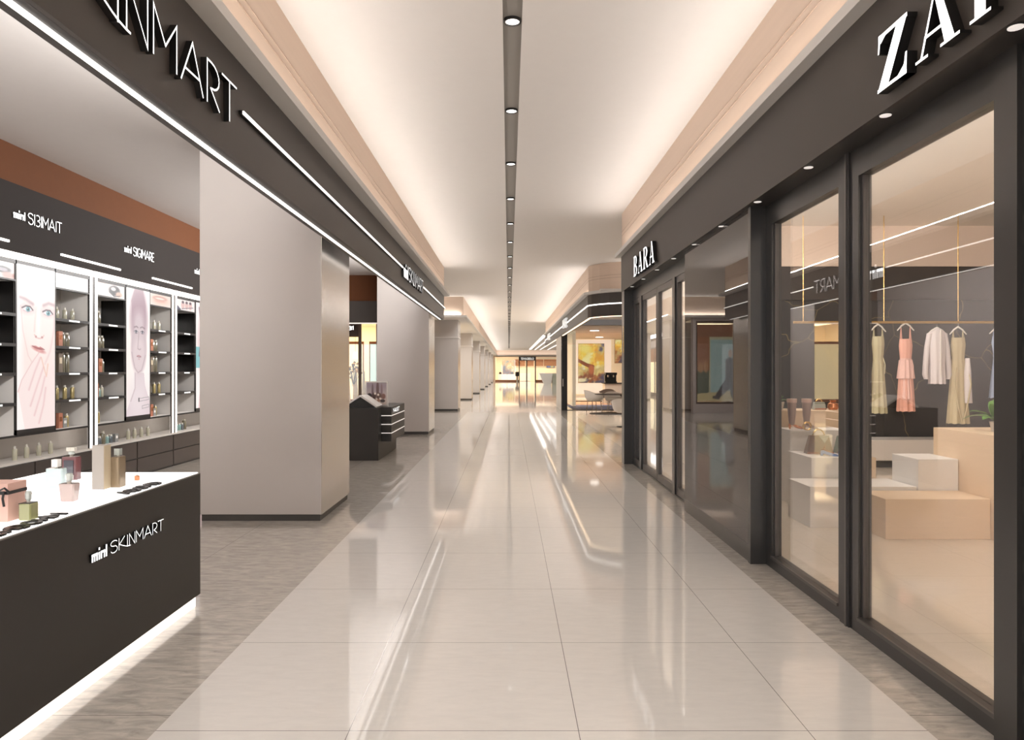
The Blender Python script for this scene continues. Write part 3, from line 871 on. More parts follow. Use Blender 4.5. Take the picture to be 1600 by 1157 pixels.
# ================================================================== COSMETICS SHELF WALL
WX = -5.57
def face_one(cv):
    cv.ell(.55, .35, .62, .40, (250, 228, 222), .35)
    cv.ell(.56, .28, .50, .32, (253, 238, 232), .3)
    cv.ell(.02, .40, .12, .5, (255, 250, 247), .5, .8)
    cv.line([(.10, .25), (.15, .40), (.28, .55), (.45, .62)], .012, (226, 196, 192), .9, .55, 4)
    cv.line([(.98, .20), (.97, .38), (.86, .52), (.72, .60)], .02, (232, 204, 202), .9, .6, 4)
    cv.ell(.25, .262, .17, .028, (222, 188, 190), .8, .7); cv.ell(.80, .272, .16, .028, (222, 188, 190), .8, .7)
    for cx, cy, an in ((.27, .268, .12), (.80, .278, -.05)):
        cv.ell(cx, cy, .115, .0165, (246, 240, 242), .25)
        cv.ell(cx + .01, cy, .052, .0155, (96, 164, 172), .2); cv.ell(cx + .01, cy, .022, .007, (24, 40, 52), .3)
        cv.ell(cx - .005, cy - .004, .01, .003, (250, 255, 255), .3)
        cv.line([(cx - .14, cy - .006), (cx - .05, cy - .019), (cx + .06, cy - .018), (cx + .13, cy + .002)], .013, (70, 52, 62), .5, .9, 3)
        cv.line([(cx - .11, cy + .008), (cx, cy + .018), (cx + .11, cy + .007)], .007, (200, 160, 164), .8, .8, 3)
    cv.line([(.08, .20), (.22, .208), (.40, .232)], .028, (176, 142, 148), .9, .7, 3)
    cv.line([(.68, .232), (.82, .214), (.97, .222)], .028, (176, 142, 148), .9, .7, 3)
    cv.line([(.50, .25), (.46, .33), (.44, .40)], .018, (240, 212, 206), .9, .7, 3)
    cv.ell(.54, .34, .05, .09, (255, 250, 246), .8, .8)
    cv.ell(.48, .432, .02, .006, (172, 108, 108), .6); cv.ell(.64, .434, .02, .006, (172, 108, 108), .6)
    cv.line([(.44, .42), (.50, .438), (.57, .442), (.66, .436), (.69, .42)], .009, (220, 172, 168), .9, .8, 3)
    cv.ell(.55, .512, .17, .0145, (214, 142, 140), .35, .9, .09)
    cv.poly([(.38, .490), (.48, .489), (.54, .497), (.60, .493), (.71, .508), (.56, .511)], (196, 116, 118), .85)
    cv.line([(.38, .490), (.48, .502), (.57, .507), (.71, .509)], .006, (130, 62, 68), .6, .9, 3)
    cv.ell(.57, .519, .06, .005, (240, 190, 186), .5, .7)
    # hand raised to the mouth
    cv.poly([(.56, .53), (.66, .58), (.74, .66), (.95, .60), (1.0, .66), (1.0, 1.0), (.2, 1.0), (.03, .76), (.14, .69), (.40, .58)], (252, 232, 228))
    for pts in ([(.60, .56), (.45, .65), (.30, .76)], [(.68, .62), (.52, .73), (.34, .86)], [(.72, .68), (.62, .78), (.44, .92)], [(.74, .75), (.68, .86), (.56, .97)]):
        cv.line(pts, .02, (232, 196, 196), .8, .75, 4)
    cv.line([(.56, .53), (.36, .60), (.12, .70), (.03, .77)], .010, (226, 190, 188), .8, .8, 4)
    cv.line([(.62, .56), (.70, .63), (.76, .68), (.80, .60)], .012, (236, 190, 170), .8, .8, 4)
    return cv
def face_two(cv):
    cv.ell(0, .55, .22, .35, (255, 240, 232), .8, .7)
    cv.poly([(.34, .66), (.74, .66), (.78, .76), (.9, .84), (1, .88), (1, 1), (0, 1), (0, .96), (.16, .88), (.34, .78)], (226, 208, 212))
    cv.ell(.45, .88, .42, .16, (238, 224, 226), .6, .8)
    cv.ell(.52, .22, .36, .24, (180, 150, 160), .22)
    cv.ell(.52, .46, .33, .20, (206, 186, 190), .12)
    cv.ell(.52, .52, .27, .15, (226, 208, 210), .3)
    cv.poly([(.30, .36), (.20, .10), (.34, 0), (.70, 0), (.82, .12), (.76, .36), (.66, .20), (.52, .18), (.38, .22)], (170, 138, 150), .75)
    cv.ell(.52, .28, .24, .10, (214, 196, 200), .5, .9)
    cv.line([(.32, .303), (.42, .295), (.48, .303)], .014, (130, 104, 112), .8, .8, 3)
    cv.line([(.58, .303), (.66, .295), (.77, .306)], .014, (130, 104, 112), .8, .8, 3)
    for cx in (.40, .67):
        cv.ell(cx, .335, .07, .013, (236, 230, 234), .3); cv.ell(cx, .336, .034, .012, (88, 84, 100), .3)
        cv.line([(cx - .08, .335), (cx, .325), (cx + .08, .337)], .008, (64, 52, 62), .5, .9, 3)
        cv.line([(cx - .06, .345), (cx, .352), (cx + .07, .345)], .007, (120, 96, 106), .5, .8, 3)
    cv.line([(.52, .34), (.49, .42), (.47, .47), (.55, .478), (.60, .47)], .010, (166, 140, 146), .8, .8, 3)
    cv.line([(.44, .53), (.52, .525), (.60, .533)], .016, (186, 134, 140), .6, .9, 3)
    cv.line([(.44, .532), (.52, .537), (.60, .534)], .005, (110, 66, 76), .6, .9, 3)
    cv.line([(.50, .55), (.55, .552)], .014, (204, 160, 164), .8, .8, 3)
    cv.line([(.22, .50), (.34, .62), (.48, .66), (.64, .64), (.80, .52)], .012, (176, 150, 158), .9, .7, 3)
    cv.line([(.36, .66), (.36, .78), (.18, .88)], .015, (190, 166, 172), .9, .7, 3)
    for y0, x0 in ((.865, .52), (.925, .66)):
        cv.line([(x0, y0), (.95, y0 - .008), (.95, y0 + .014), (x0, y0 + .022), (x0, y0)], .006, (150, 140, 144), .4, .9, 3)
    cv.line([(.52, .865), (.52, .885)], .02, (40, 36, 40), .4, 1, 3)
    return cv
def face_three(cv):
    cv.ell(.5, .4, .4, .3, (232, 206, 206), .3)
    cv.poly([(0, .42), (.35, .42), (.35, .62), (0, .62)], (120, 190, 196), .9)
    cv.line([(.2, .05), (.35, .3), (.2, .5)], .03, (120, 84, 104), .8, .8, 3)
    cv.ell(.35, .35, .1, .03, (96, 60, 84), .4); cv.ell(.72, .35, .1, .03, (96, 60, 84), .4)
    cv.ell(.5, .55, .14, .02, (190, 90, 104), .4)
    cv.poly([(.3, .7), (1, .62), (1, 1), (.15, 1)], (236, 196, 200), .9)
    return cv
def tile_ring(cv):
    cv.ell(.2, .4, .3, .6, (238, 214, 206), .6)
    cv.ell(.62, .45, .2, .36, (26, 24, 34), .15); cv.ell(.58, .34, .09, .14, (232, 216, 214), .2); cv.ell(.78, .7, .12, .2, (222, 176, 156), .3)
    cv.line([(.45, .6), (.62, .9), (.8, .8)], .03, (34, 30, 40), .4, 1, 1)
    return cv
def tile_lips(cv):
    cv.ell(.5, .5, .55, .55, (240, 206, 190), .5)
    cv.ell(.48, .35, .32, .2, (214, 160, 144), .2); cv.ell(.48, .36, .22, .08, (250, 226, 214), .3); cv.ell(.48, .60, .25, .08, (228, 178, 162), .3)
    return cv
def tile_people(cv):
    cv.poly([(0, .5), (.25, .9), (.2, 1), (0, 1)], (70, 70, 96))
    for x in (.35, .55, .75): cv.ell(x, .5, .09, .35, (228, 190, 184), .2); cv.ell(x, .24, .06, .12, (90, 70, 80), .3)
    cv.line([(.3, .85), (.9, .6)], .03, (90, 80, 96), .4, .8)
    return cv
def tile_glasses(cv):
    cv.ell(.2, .4, .3, .5, (240, 220, 216), .6); cv.ell(.72, .5, .2, .2, (30, 28, 36), .2); cv.ell(.72, .5, .12, .1, (160, 150, 160), .2); cv.ell(.85, .8, .15, .2, (200, 150, 140), .3)
    return cv

ZS = [2.24, 1.90, 1.57, 1.23, .88]   # shelf heights, top to bottom
def shelf_module(s, label, poster, pl, tileA, tileC, sign, sl):
    t = thing('shelf_unit', label, 'shelf', (-5.75, s + 1.145, .56), 'tall cosmetics display units on the left wall')
    F = WX + .02
    # frame: uprights between bays, head and sill
    mb = MB()
    for a, b in ((.0, .03), (.085, .10), (.79, .81), (1.48, 1.50), (2.19, 2.205), (2.26, 2.29)):
        z0 = .56 if (a < .05 or a > 2.18) else .86
        mb.box(F - .02, F, s + a, s + b, z0, 2.845)
    mb.box(F - .36, F, s + .085, s + 2.205, 2.80, 2.845)
    mb.box(F - .02, F, s + .085, s + 2.205, .842, .865)
    mb.box(F - .02, F, s + .79, s + 1.50, .86, .92)
    mb.build('frame', 'shelf_black', t)
    mb = MB()
    for a in (.088, .793, 1.483, 2.193): mb.box(-5.93, F - .021, s + a, s + a + .009, .865, 2.80)
    mb.box(-5.93, F - .021, s + .085, s + 2.205, .845, .865)
    mb.build('side_panel', 'cell_grey', t)
    mb = MB().box(F - .03, F + .005, s + .02, s + 2.27, 2.845, 2.925).box(F - .03, F + .005, s + .03, s + .085, .56, 2.845).box(F - .03, F + .005, s + 2.205, s + 2.26, .56, 2.845)
    mb.build('light_frame', 'led_soft', t)
    for bay, (a, b) in enumerate(((.10, .79), (1.50, 2.19))):
        tile = (tileA, tileC)[bay]
        mb = MB()
        mb.box(F - .05, F, s + a, s + b, 2.60, 2.62)
        cv = Canvas(56, 24, (250, 238, 234))
        if tile: tile(cv)
        else: cv = Canvas(4, 4, (255, 250, 248))
        print_panel('picture_tile', cv, on_left(F - .02, s + a, 2.62), b - a, .18, 'backlit_print', t)
        mb.build('tile_rail', 'shelf_black', t)
        for r, z in enumerate(ZS):
            if r == 4: continue
            sh = MB().box(F - .35, F, s + a, s + b, z - .035, z).build('shelf', 'shelf_black', t)
            lab = MB()
            y = s + a + .26
            for q in range(9):
                wq = random.choice((.014, .02, .026))
                lab.box(F, F + .003, y, y + wq, z - .029, z - .008); y += wq + .005
            lab.build('price_label', 'label_white', sh)
        if bay == 0:
            MB().box(F - .35, F - .022, s + b - .008, s + b, 1.57, 2.60).build('dark_lining', 'cell_black', t)
    print_panel('poster', poster(Canvas(100, 260, (255, 248, 244))), on_left(F - .004, s + .81, .92), .67, 1.885, 'backlit_print', t)['label'] = pl
    tt = thing('wall_sign', sl, 'sign', (WX + .03, s + .8, 3.31), 'small logos above the cosmetics shelves')
    mini_logo(0, .10, .20, on_left(WX + .012, s + .75, 3.31), .012, tt)
    word(sign, 'stroke', .13, .62, on_left(WX + .012, s + .99, 3.29), .012, tt, t=.011)
    return t
shelf_module(7.19, 'display unit with a huge pale face with blue eyes on its poster', face_one, 'backlit poster of a pale face with blue eyes', tile_glasses, None, 'SI3IMAIT', 'white logo above the poster with blue eyes')
shelf_module(9.48, 'display unit with the narrow face in swept up hair poster', face_two, 'backlit poster of a narrow face with swept up hair', tile_ring, tile_lips, 'SIGIMARE', 'white logo above the poster of swept up hair')
shelf_module(11.77, 'display unit half hidden behind the big near column', face_three, 'backlit pink and teal poster', tile_people, tile_lips, 'SIGIMARE', 'white logo just left of the big near column')
shelf_module(4.90, 'display unit left of the frame edge, before the poster with blue eyes', face_two, 'backlit poster', tile_lips, tile_ring, 'SI3IMAIT', 'white logo left of the frame edge above shelves')
t = thing('sign_board', 'long dark board above the cosmetics shelves', 'board', (-5.75, 8.5, 2.925))
B(-5.93, WX + .012, 2.6, 14.1, 2.925, 3.70).build('board', 'sign_board_dark', t)
for a, b in ((6.5, 7.87), (8.79, 10.13), (11.04, 12.42)):
    B(WX + .012, WX + .03, a, b, 3.02, 3.045).build('light_bar', 'led_white', t)
# base cabinets with the stone ledge
proto = None
edges = [2.6 + 1.146 * k for k in range(11)]
for k, y in enumerate(edges[:-1]):
    lb = ['base cabinet left of the frame edge, first', 'base cabinet left of the frame edge, second', 'base cabinet left of the frame edge, third', 'base cabinet left of the frame edge, fourth',
          'brown two drawer base cabinet at the left picture edge', 'brown two drawer base cabinet behind the wine red bottle', 'brown two drawer base cabinet behind the tall silver carton',
          'brown two drawer base cabinet right of the taupe bottle', 'brown two drawer base cabinet beside the big column', 'brown two drawer base cabinet hidden by the column'][k]
    if proto is None:
        proto = thing('base_cabinet', lb, 'cabinet', (-5.75, y + .573, 0), 'low brown drawer cabinets under the cosmetics shelves')
        B(-5.90, WX - .012, y + .004, y + 1.142, 0, .53).build('carcass', 'shelf_black', proto)
        for z0, z1 in ((.03, .265), (.28, .52)):
            B(WX - .012, WX + .006, y + .012, y + 1.134, z0, z1).build('drawer_front', 'cabinet_brown', proto, bevel=.002)
    else:
        copy_tree(proto, (-5.75, y + .573, 0), lb)
struct_t = tag(B(-5.93, WX + .012, 2.6, 14.06, .53, .56).build('ledge_top', 'ledge_stone'), 'long pale stone ledge running under the cosmetics shelves', 'worktop')
struct('wall_shelf_end', B(-5.93, -5.5, 14.07, 18.9, 0, 3.7), 'wall_lilac')

# bottles: one body + cap of each kind, copied
def mk_bottle(kind):
    def f(label, loc, group):
        key = kind
        if key in BP: return copy_tree(BP[key], loc, label, group)
        x, y, z = loc
        t = thing({'clear': 'slim_bottle', 'olive': 'squat_bottle', 'tall': 'tall_bottle', 'carton': 'orange_carton', 'carton_tall': 'brown_carton', 'gold': 'slim_gold_bottle', 'teal': 'teal_jar', 'slate': 'slate_jar', 'tower': 'grey_carton'}[kind], label, 'box' if kind in ('carton', 'carton_tall', 'tower') else 'bottle', loc, group)
        mb = MB(); cap = MB()
        def bx(h, a, m, ch, ca, cm):
            mb.lathe(x, y, [(a * .96, z), (a, z + .006), (a, z + h - .01), (a * .8, z + h)], 12); mb.build('body', m, t, smooth=True)
            cap.lathe(x, y, [(ca, z + h), (ca, z + h + ch)], 10); cap.build('cap', cm, t)
        if kind == 'clear': bx(.13, .026, 'bottle_clear', .03, .012, 'cap_pale')
        if kind == 'gold': bx(.145, .025, 'bottle_gold', .028, .014, 'cap_pale')
        if kind == 'olive': bx(.155, .036, 'bottle_olive', .025, .022, 'cap_pale')
        if kind == 'tall': bx(.23, .032, 'bottle_olive', .025, .024, 'cap_pale')
        if kind in ('teal', 'slate'): bx(.10, .034, 'bottle_' + kind, .02, .026, 'cap_pale')
        if kind in ('carton', 'carton_tall', 'tower'):
            h = {'carton': .19, 'carton_tall': .25, 'tower': .12}[kind]
            mb.box(x - .04, x + .04, y - .04, y + .04, z, z + h); mb.build('carton', {'carton': 'carton_orange', 'carton_tall': 'carton_brown', 'tower': 'carton_grey'}[kind], t, bevel=.002)
            cap.box(x + .0402, x + .041, y - .025, y + .025, z + h * .45, z + h * .75); cap.build('label_patch', {'carton': 'copper_metal', 'carton_tall': 'carton_tan', 'tower': 'cell_grey'}[kind], t)
        BP[key] = t
        return t
    return f
BP = {}
KW = {'clear': 'slim clear bottle', 'gold': 'slim pale gold bottle', 'olive': 'olive glass bottle', 'tall': 'tall olive bottle', 'carton': 'orange brown carton', 'carton_tall': 'tall brown carton', 'teal': 'small teal jar', 'slate': 'small slate jar', 'tower': 'grey carton'}
ROWN = ['top shelf', 'second shelf', 'third shelf', 'fourth shelf', 'bottom cell']
POSN = {1: [''], 2: ['left', 'right'], 3: ['left', 'middle', 'right'], 4: ['leftmost', 'second', 'third', 'rightmost'], 5: ['leftmost', 'second', 'third', 'fourth', 'rightmost']}
def row(kinds, ys, z, where, x=-5.70):
    g = 'toiletries ' + where
    n = len(kinds)
    cnt = {}
    for k, (kd, y) in enumerate(zip(kinds, ys)):
        p = POSN[n][k]
        lb = KW[kd] + (', ' + p + ' of %s' % {2: 'two', 3: 'three', 4: 'four', 5: 'five'}[n] if p else '') + ' ' + where
        mk_bottle(kd)(lb, (x, y, z), g)
def bay_c(s, where):
    y = s + 1.50
    sets = [['clear'] * 3, ['carton', 'olive', 'olive'], ['carton_tall', 'tall', 'tall'], ['gold'] * 3, ['carton', 'tower', 'gold']]
    for r, ks in enumerate(sets):
        ys = [y + .25, y + .41, y + .57] if r in (0, 3) else [y + .27, y + .36, y + .45]
        row(ks, ys, ZS[r] if r < 4 else .865, 'on %s, %s' % (ROWN[r], where))
bay_c(7.19, 'right of the blue eyed poster')
bay_c(9.48, 'right of the swept hair poster')
def bay_a(s, where, sets):
    y = s + .10
    for r, ks in enumerate(sets):
        row(ks, [y + .17 + .085 * i for i in range(len(ks))], ZS[r] if r < 4 else .865, 'on %s, %s' % (ROWN[r], where))
bay_a(9.48, 'left of the swept hair poster', [['clear', 'olive'], ['olive', 'olive', 'olive'], ['tall', 'carton', 'olive'], ['carton', 'teal', 'clear'], ['clear', 'gold']])
bay_a(11.77, 'beside the big near column', [['olive'], ['olive', 'clear'], ['olive', 'gold'], ['clear', 'gold'], ['gold']])
row(['clear'] * 4, [8.18, 8.38, 8.60, 8.82], .56, 'on the ledge below the blue eyed poster')
row(['tower'], [7.62], .56, 'on the ledge at the left picture edge')
row(['slate', 'olive', 'teal', 'slate', 'tower'], [9.86, 9.95, 10.04, 10.14, 10.24], .56, 'on the ledge behind the tall silver carton')
row(['clear'] * 4, [10.62, 10.80, 11.00, 11.20], .56, 'on the ledge below the swept hair poster')
row(['teal', 'teal', 'slate', 'olive'], [12.15, 12.25, 12.35, 12.45], .56, 'on the ledge beside the big near column')

# ================================================================== SMALL DISPLAY STAND BETWEEN THE COLUMNS
t = thing('display_stand', 'small black display stand with white lined drawers between two columns', 'stand', (-2.7, 13.5, 0))
B(-3.25, -2.30, 12.5, 14.5, 0, .93).build('body', 'counter_black', t, bevel=.004)
for k in range(4):
    z0, z1 = .30 + .1575 * k, .30 + .1575 * (k + 1)
    d = B(-2.30, -2.12, 12.8, 14.4, z0 + .01, z1 if k < 3 else .93).build('drawer', 'counter_black', t)
    if k: B(-2.30, -2.115, 12.795, 14.4, z0 - .004, z0 + .01).build('light_line', 'lamp_dim', d)
tt = thing('stand_sign', 'small white lettering on the side of the black display stand', 'sign', (-2.12, 12.95, .82))
word('MAKIRIT', 'stroke', .075, .75, on_left(-2.12, 12.95, .82), .008, tt, t=.013)
def products(cv):
    cv.blend(np.clip(cv.V * 1.2 - .2, 0, 1), (236, 220, 210))
    for x, y, rx, ry, c in ((.3, .35, .05, .3, (110, 90, 96)), (.55, .3, .07, .35, (94, 72, 74)), (.75, .35, .05, .3, (130, 108, 114)), (.15, .6, .12, .12, (40, 34, 36)), (.38, .6, .1, .14, (80, 58, 52)), (.62, .62, .13, .16, (98, 72, 62)), (.84, .62, .1, .12, (120, 84, 74)), (.5, .8, .2, .08, (170, 130, 110)), (.8, .82, .12, .07, (60, 46, 44))):
        cv.ell(x, y, rx, ry, c, .15)
    for x, y in ((.42, .5), (.58, .55), (.5, .75), (.68, .72)): cv.ell(x, y, .05, .05, (255, 246, 236), .3)
    return cv
t = thing('picture_board', 'white framed upright picture of dark flacons on the black stand', 'picture', (-2.46, 13.2, .93))
B(-2.67, -2.25, 13.2, 13.23, .93, 1.39).build('frame', 'white_board', t)
print_panel('picture', products(Canvas(60, 50, (150, 138, 146))), on_front(-2.645, 13.2, .955), .37, .41, 'printed_board', t)
t = thing('tent_display', 'white tent shaped display board on top of the black stand', 'display', (-2.63, 12.8, .93))
def slope(xa, za, xb, zb, y0, y1, th=.03):
    d = Vector((xb - xa, 0, zb - za)).normalized(); n = Vector((-d.z, 0, d.x)) * th
    return MB().hexa([(xa, y0, za), (xb, y0, zb), (xb, y1, zb), (xa, y1, za)], [(xa + n.x, y0, za + n.z), (xb + n.x, y0, zb + n.z), (xb + n.x, y1, zb + n.z), (xa + n.x, y1, za + n.z)])
slope(-2.93, .93, -2.63, 1.125, 12.55, 13.1).build('left_slope', 'white_board', t)
slope(-2.63, 1.125, -2.34, .93, 12.55, 13.1).build('right_slope', 'white_board', t)
MB().hexa([(-2.9, 12.6, .931), (-2.37, 12.6, .931), (-2.63, 12.6, 1.11)], [(-2.9, 13.05, .931), (-2.37, 13.05, .931), (-2.63, 13.05, 1.11)]).build('inner_wedge', 'cell_black', t)

# ================================================================== RECESS DISPLAY WINDOW
t = thing('display_window', 'lit yellow shop window seen between the two near columns', 'window', (-5.9, 26.7, .33))
mb = MB().box(-8.8, -2.96, 26.5, 26.58, .33, .40).box(-8.8, -2.96, 26.5, 26.58, 3.37, 3.44)
for x in (-8.8, -7.1, -5.62, -4.5, -3.03): mb.box(x, x + .1, 26.48, 26.6, .40, 3.37)
mb.build('frame', 'shop_brown', t)
B(-8.7, -3.03, 26.53, 26.54, .40, 3.37).build('glass', 'clear_glass', t)
B(-7.0, -5.62, 26.60, 26.64, 2.84, 3.37).build('sign_panel', 'shop_brown', t)
struct('wall_window_box', MB().box(-8.9, -2.9, 29.5, 29.6, .0, 3.5).box(-8.9, -8.85, 26.7, 29.5, 0, 3.5), 'shop_glow_wall')
struct('ceiling', B(-8.9, -2.9, 26.7, 29.6, 3.44, 3.5), 'shop_glow_wall')
struct('floor', B(-8.9, -3.3, 26.7, 29.5, .25, .33), 'wood_pale')
tt = thing('window_sign', 'small white number sign above the dark door panel in the yellow window', 'sign', (-5.95, 26.6, 3.12))
word('31', 'stroke', .13, .2, on_front(-5.98, 26.47, 3.1), .01, tt, t=.03)
for (a, b, m, lb) in ((-8.7, -7.3, 'shop_cream_glass', 'tall cream backlit screen at the left end inside the yellow window'), (-7.0, -5.75, 'shop_cream_glass', 'tall cream backlit screen behind the dried flowers'), (-5.45, -4.6, 'shop_teal_glass', 'tall pale teal backlit screen right of the black post')):
    tt = thing('backlit_screen', lb, 'screen', ((a + b) / 2, 27.9, .33))
    B(a, b, 27.9, 27.95, .45, 2.62).build('sheet', m, tt)
    mb = MB().box(a - .04, a, 27.88, 27.97, .33, 2.72).box(b, b + .04, 27.88, 27.97, .33, 2.72).box(a, b, 27.88, 27.97, 2.62, 2.72).box(a, b, 27.88, 27.97, .33, .45)
    mb.build('frame', 'shop_rust', tt)
def walker(cv):
    cv.poly([(0, .45), (.36, .45), (.36, 1), (0, 1)], (80, 96, 72)); cv.poly([(0, 0), (1, 0), (1, .16), (0, .16)], (150, 92, 56))
    cv.poly([(0, .16), (.38, .16), (.38, .6), (0, .6)], (168, 100, 54)); cv.poly([(.4, .2), (1, .2), (1, .88), (.4, .88)], (176, 206, 198))
    cv.poly([(0, .9), (1, .86), (1, 1), (0, 1)], (222, 200, 140))
    cv.ell(.14, .56, .07, .07, (206, 150, 96), .2); cv.ell(.28, .55, .06, .08, (206, 150, 96), .2)
    cv.ell(.93, .38, .05, .05, (206, 160, 128), .15)
    cv.poly([(.80, .46), (.90, .42), (1, .45), (1, .72), (.80, .72)], (28, 28, 32))
    cv.poly([(.82, .70), (1, .70), (1, .8), (.62, .96), (.50, .94)], (34, 36, 42)); cv.poly([(.9, .7), (1, .7), (1, .95), (.95, .95)], (34, 36, 42))
    cv.poly([(.46, .92), (.66, .95), (.62, .98), (.46, .96)], (28, 28, 32))
    cv.a = cv.a[:, ::-1].copy()
    return cv
t = thing('window_poster', 'poster of a walking figure in a black suit, mirrored in the dark panel', 'poster', (-3.8, 26.8, .4))
print_panel('print', walker(Canvas(80, 110, (206, 196, 150))), on_front(-4.45, 26.80, .42), 1.4, 2.9, 'glow_print', t)
# dried flowers, lamp, dress form cones
t = thing('flower_stand', 'tall bunch of dark dried flowers in a slim stand inside the yellow window', 'flowers', (-5.95, 27.2, .33))
rnd = random.Random(3)
mb = MB()
for k in range(16):
    a = rnd.uniform(0, 2 * PI); r = rnd.uniform(.05, .28); z = rnd.uniform(1.35, 1.85)
    mb.tube([(-5.95, 27.2, 1.0), (-5.95 + r * .5 * math.cos(a), 27.2 + r * .5 * math.sin(a), (z + 1) / 2), (-5.95 + r * math.cos(a), 27.2 + r * math.sin(a), z)], .008, 5)
mb.build('stems', 'shop_brown', t)
mb = MB(); mg = MB()
for k in range(26):
    a = rnd.uniform(0, 2 * PI); r = rnd.uniform(.02, .30); z = rnd.uniform(1.3, 1.9); q = rnd.uniform(.035, .07)
    (mb if k % 2 else mg).lathe(-5.95 + r * math.cos(a), 27.2 + r * math.sin(a), [(q * .3, z - q), (q, z - q * .3), (q * .9, z + q * .4), (q * .3, z + q)], 7)
mb.build('dark_blooms', 'leather_brown', t); mg.build('gold_blooms', 'gold_metal', t)
MB().lathe(-5.95, 27.2, [(.16, .33), (.16, .36), (.03, .38), (.025, .95), (.07, 1.05)], 12).build('stand', 'wood_pale', t)
t = thing('table_lamp', 'small yellow glowing lamp hanging above the dried flowers', 'lamp', (-5.93, 27.4, 2.05))
MB().lathe(-5.93, 27.4, [(.10, 2.05), (.07, 2.3)], 16).build('shade', 'led_warm', t)
MB().tube([(-5.93, 27.4, 2.3), (-5.93, 27.4, 3.44)], .006, 6).build('cord', 'shop_brown', t)
for k in range(3):
    x = -6.25 + .30 * k
    t = thing('display_cone', 'cream tapered display cone, %s of three below the dried flowers' % ['left', 'middle', 'right'][k], 'display', (x, 27.6, .33), 'cream cones in the yellow window')
    MB().lathe(x, 27.6, [(.10, .33), (.04, 1.5), (.05, 1.55)], 12).build('cone', 'carton_tan', t)
    MB().lathe(x, 27.6, [(.12, .33), (.12, .35)], 12).build('foot', 'gold_metal', t)

# ================================================================== RIGHT SHOPFRONT
XG = 2.12
def shop_window(name, label, y0, y1, frames, glassm='clear_glass', top=2.95, cat='window', sill=.10, left=.07, right=.07):
    t = thing(name, label, cat, (XG + .04, (y0 + y1) / 2, 0))
    mb = MB().box(XG, XG + .08, y0, y1, 0, sill).box(XG, XG + .08, y0, y1, top - .17, top)
    mb.box(XG, XG + .08, y0, y0 + left, sill, top - .17).box(XG, XG + .08, y1 - right, y1, sill, top - .17)
    mb.build('frame', 'frame_black', t)
    MB().box(XG - .012, XG, y0 + left, y1 - right, sill - .02, sill).box(XG + .02, XG + .05, y0 + left, y0 + left + .02, sill, top - .17).box(XG + .02, XG + .05, y1 - right - .02, y1 - right, sill, top - .17).build('bead', 'frame_grey', t)
    B(XG + .035, XG + .043, y0 + left + .02, y1 - right - .02, sill, top - .17).build('glass', glassm, t)
    return t
shop_window('shop_window', 'wide clear shop window pane at the right with boxes behind it', 3.07, 4.40, None, left=.0, right=.10)
shop_window('shop_window', 'narrower clear shop window pane beside the glossy dark panel', 4.52, 5.84, None, left=.04, right=.12)
t = thing('window_post', 'slim black double post between the two clear window panes', 'post', (XG + .05, 4.46, 0))
B(XG - .012, XG + .1, 4.40, 4.52, 0, 2.95).build('post', 'frame_black', t)
B(XG - .02, XG - .012, 4.42, 4.44, 0, 2.95).build('post_bead', 'frame_grey', t)
t = thing('window_post', 'wide black post at the right edge of the picture', 'post', (XG + .05, 2.9, 0))
B(XG - .02, XG + .12, 2.93, 3.07, 0, 2.95).build('post', 'frame_black', t)
B(XG, XG + .12, 2.72, 2.93, 0, 2.95).build('post_return', 'frame_black', t)
shop_window('shop_window', 'shop window nearer than the right black post', .2, 2.72, None)
# pier + glossy panel
t = thing('wall_panel', 'glossy dark mirror like wall panel between glass doors and windows', 'panel', (2.06, 6.94, 0))
B(2.005, 2.12, 5.9, 8.08, .14, 2.95).build('panel', 'gloss_panel', t)
B(2.002, 2.12, 5.9, 8.08, 0, .14).build('plinth', 'frame_black', t)
B(1.99, 2.12, 5.84, 5.9, 0, 2.95).build('edge_post', 'frame_black', t)
B(2.12, 2.2, 5.84, 8.1, 0, 2.95).build('backing', 'soffit_black', t)
# glass doors beyond
def leaf(y0, y1, label, m='clear_glass'):
    t = thing('glass_door', label, 'door', (XG + .03, (y0 + y1) / 2, 0), 'glass door leaves past the glossy panel')
    mb = MB().box(XG, XG + .06, y0, y1, .02, .12).box(XG, XG + .06, y0, y1, 2.70, 2.78).box(XG, XG + .06, y0, y0 + .07, .12, 2.70).box(XG, XG + .06, y1 - .07, y1, .12, 2.70)
    mb.build('frame', 'frame_grey', t)
    B(XG + .025, XG + .033, y0 + .07, y1 - .07, .12, 2.70).build('glass', m, t)
leaf(8.12, 8.98, 'glass door leaf half hidden by the glossy dark panel')
leaf(9.12, 10.12, 'glass door leaf nearer the camera of the middle pair')
leaf(10.14, 11.25, 'glass door leaf farther from the camera of the middle pair')
leaf(11.40, 12.05, 'dark smoked door leaf beside the far corner post', 'smoked_glass')
t = thing('door_frame', 'black frame around the row of glass doors', 'frame', (XG + .03, 10, 0))
mb = MB().box(XG - .01, XG + .08, 8.08, 12.05, 2.78, 2.95).box(XG - .01, XG + .08, 8.08, 12.05, 0, .02)
mb.box(XG - .02, XG + .08, 8.98, 9.12, .02, 2.78).box(XG - .02, XG + .08, 11.25, 11.40, .02, 2.78)
mb.build('frame', 'frame_black', t)
t = thing('corner_post', 'tall black post at the far corner of the clothing shop', 'post', (2.04, 12.2, 0))
B(1.96, 2.14, 12.05, 12.3, 0, 2.95).build('post', 'frame_black', t)
B(1.955, 1.96, 12.1, 12.16, 1.9, 2.35).build('pull_handle', 'gold_metal', t)

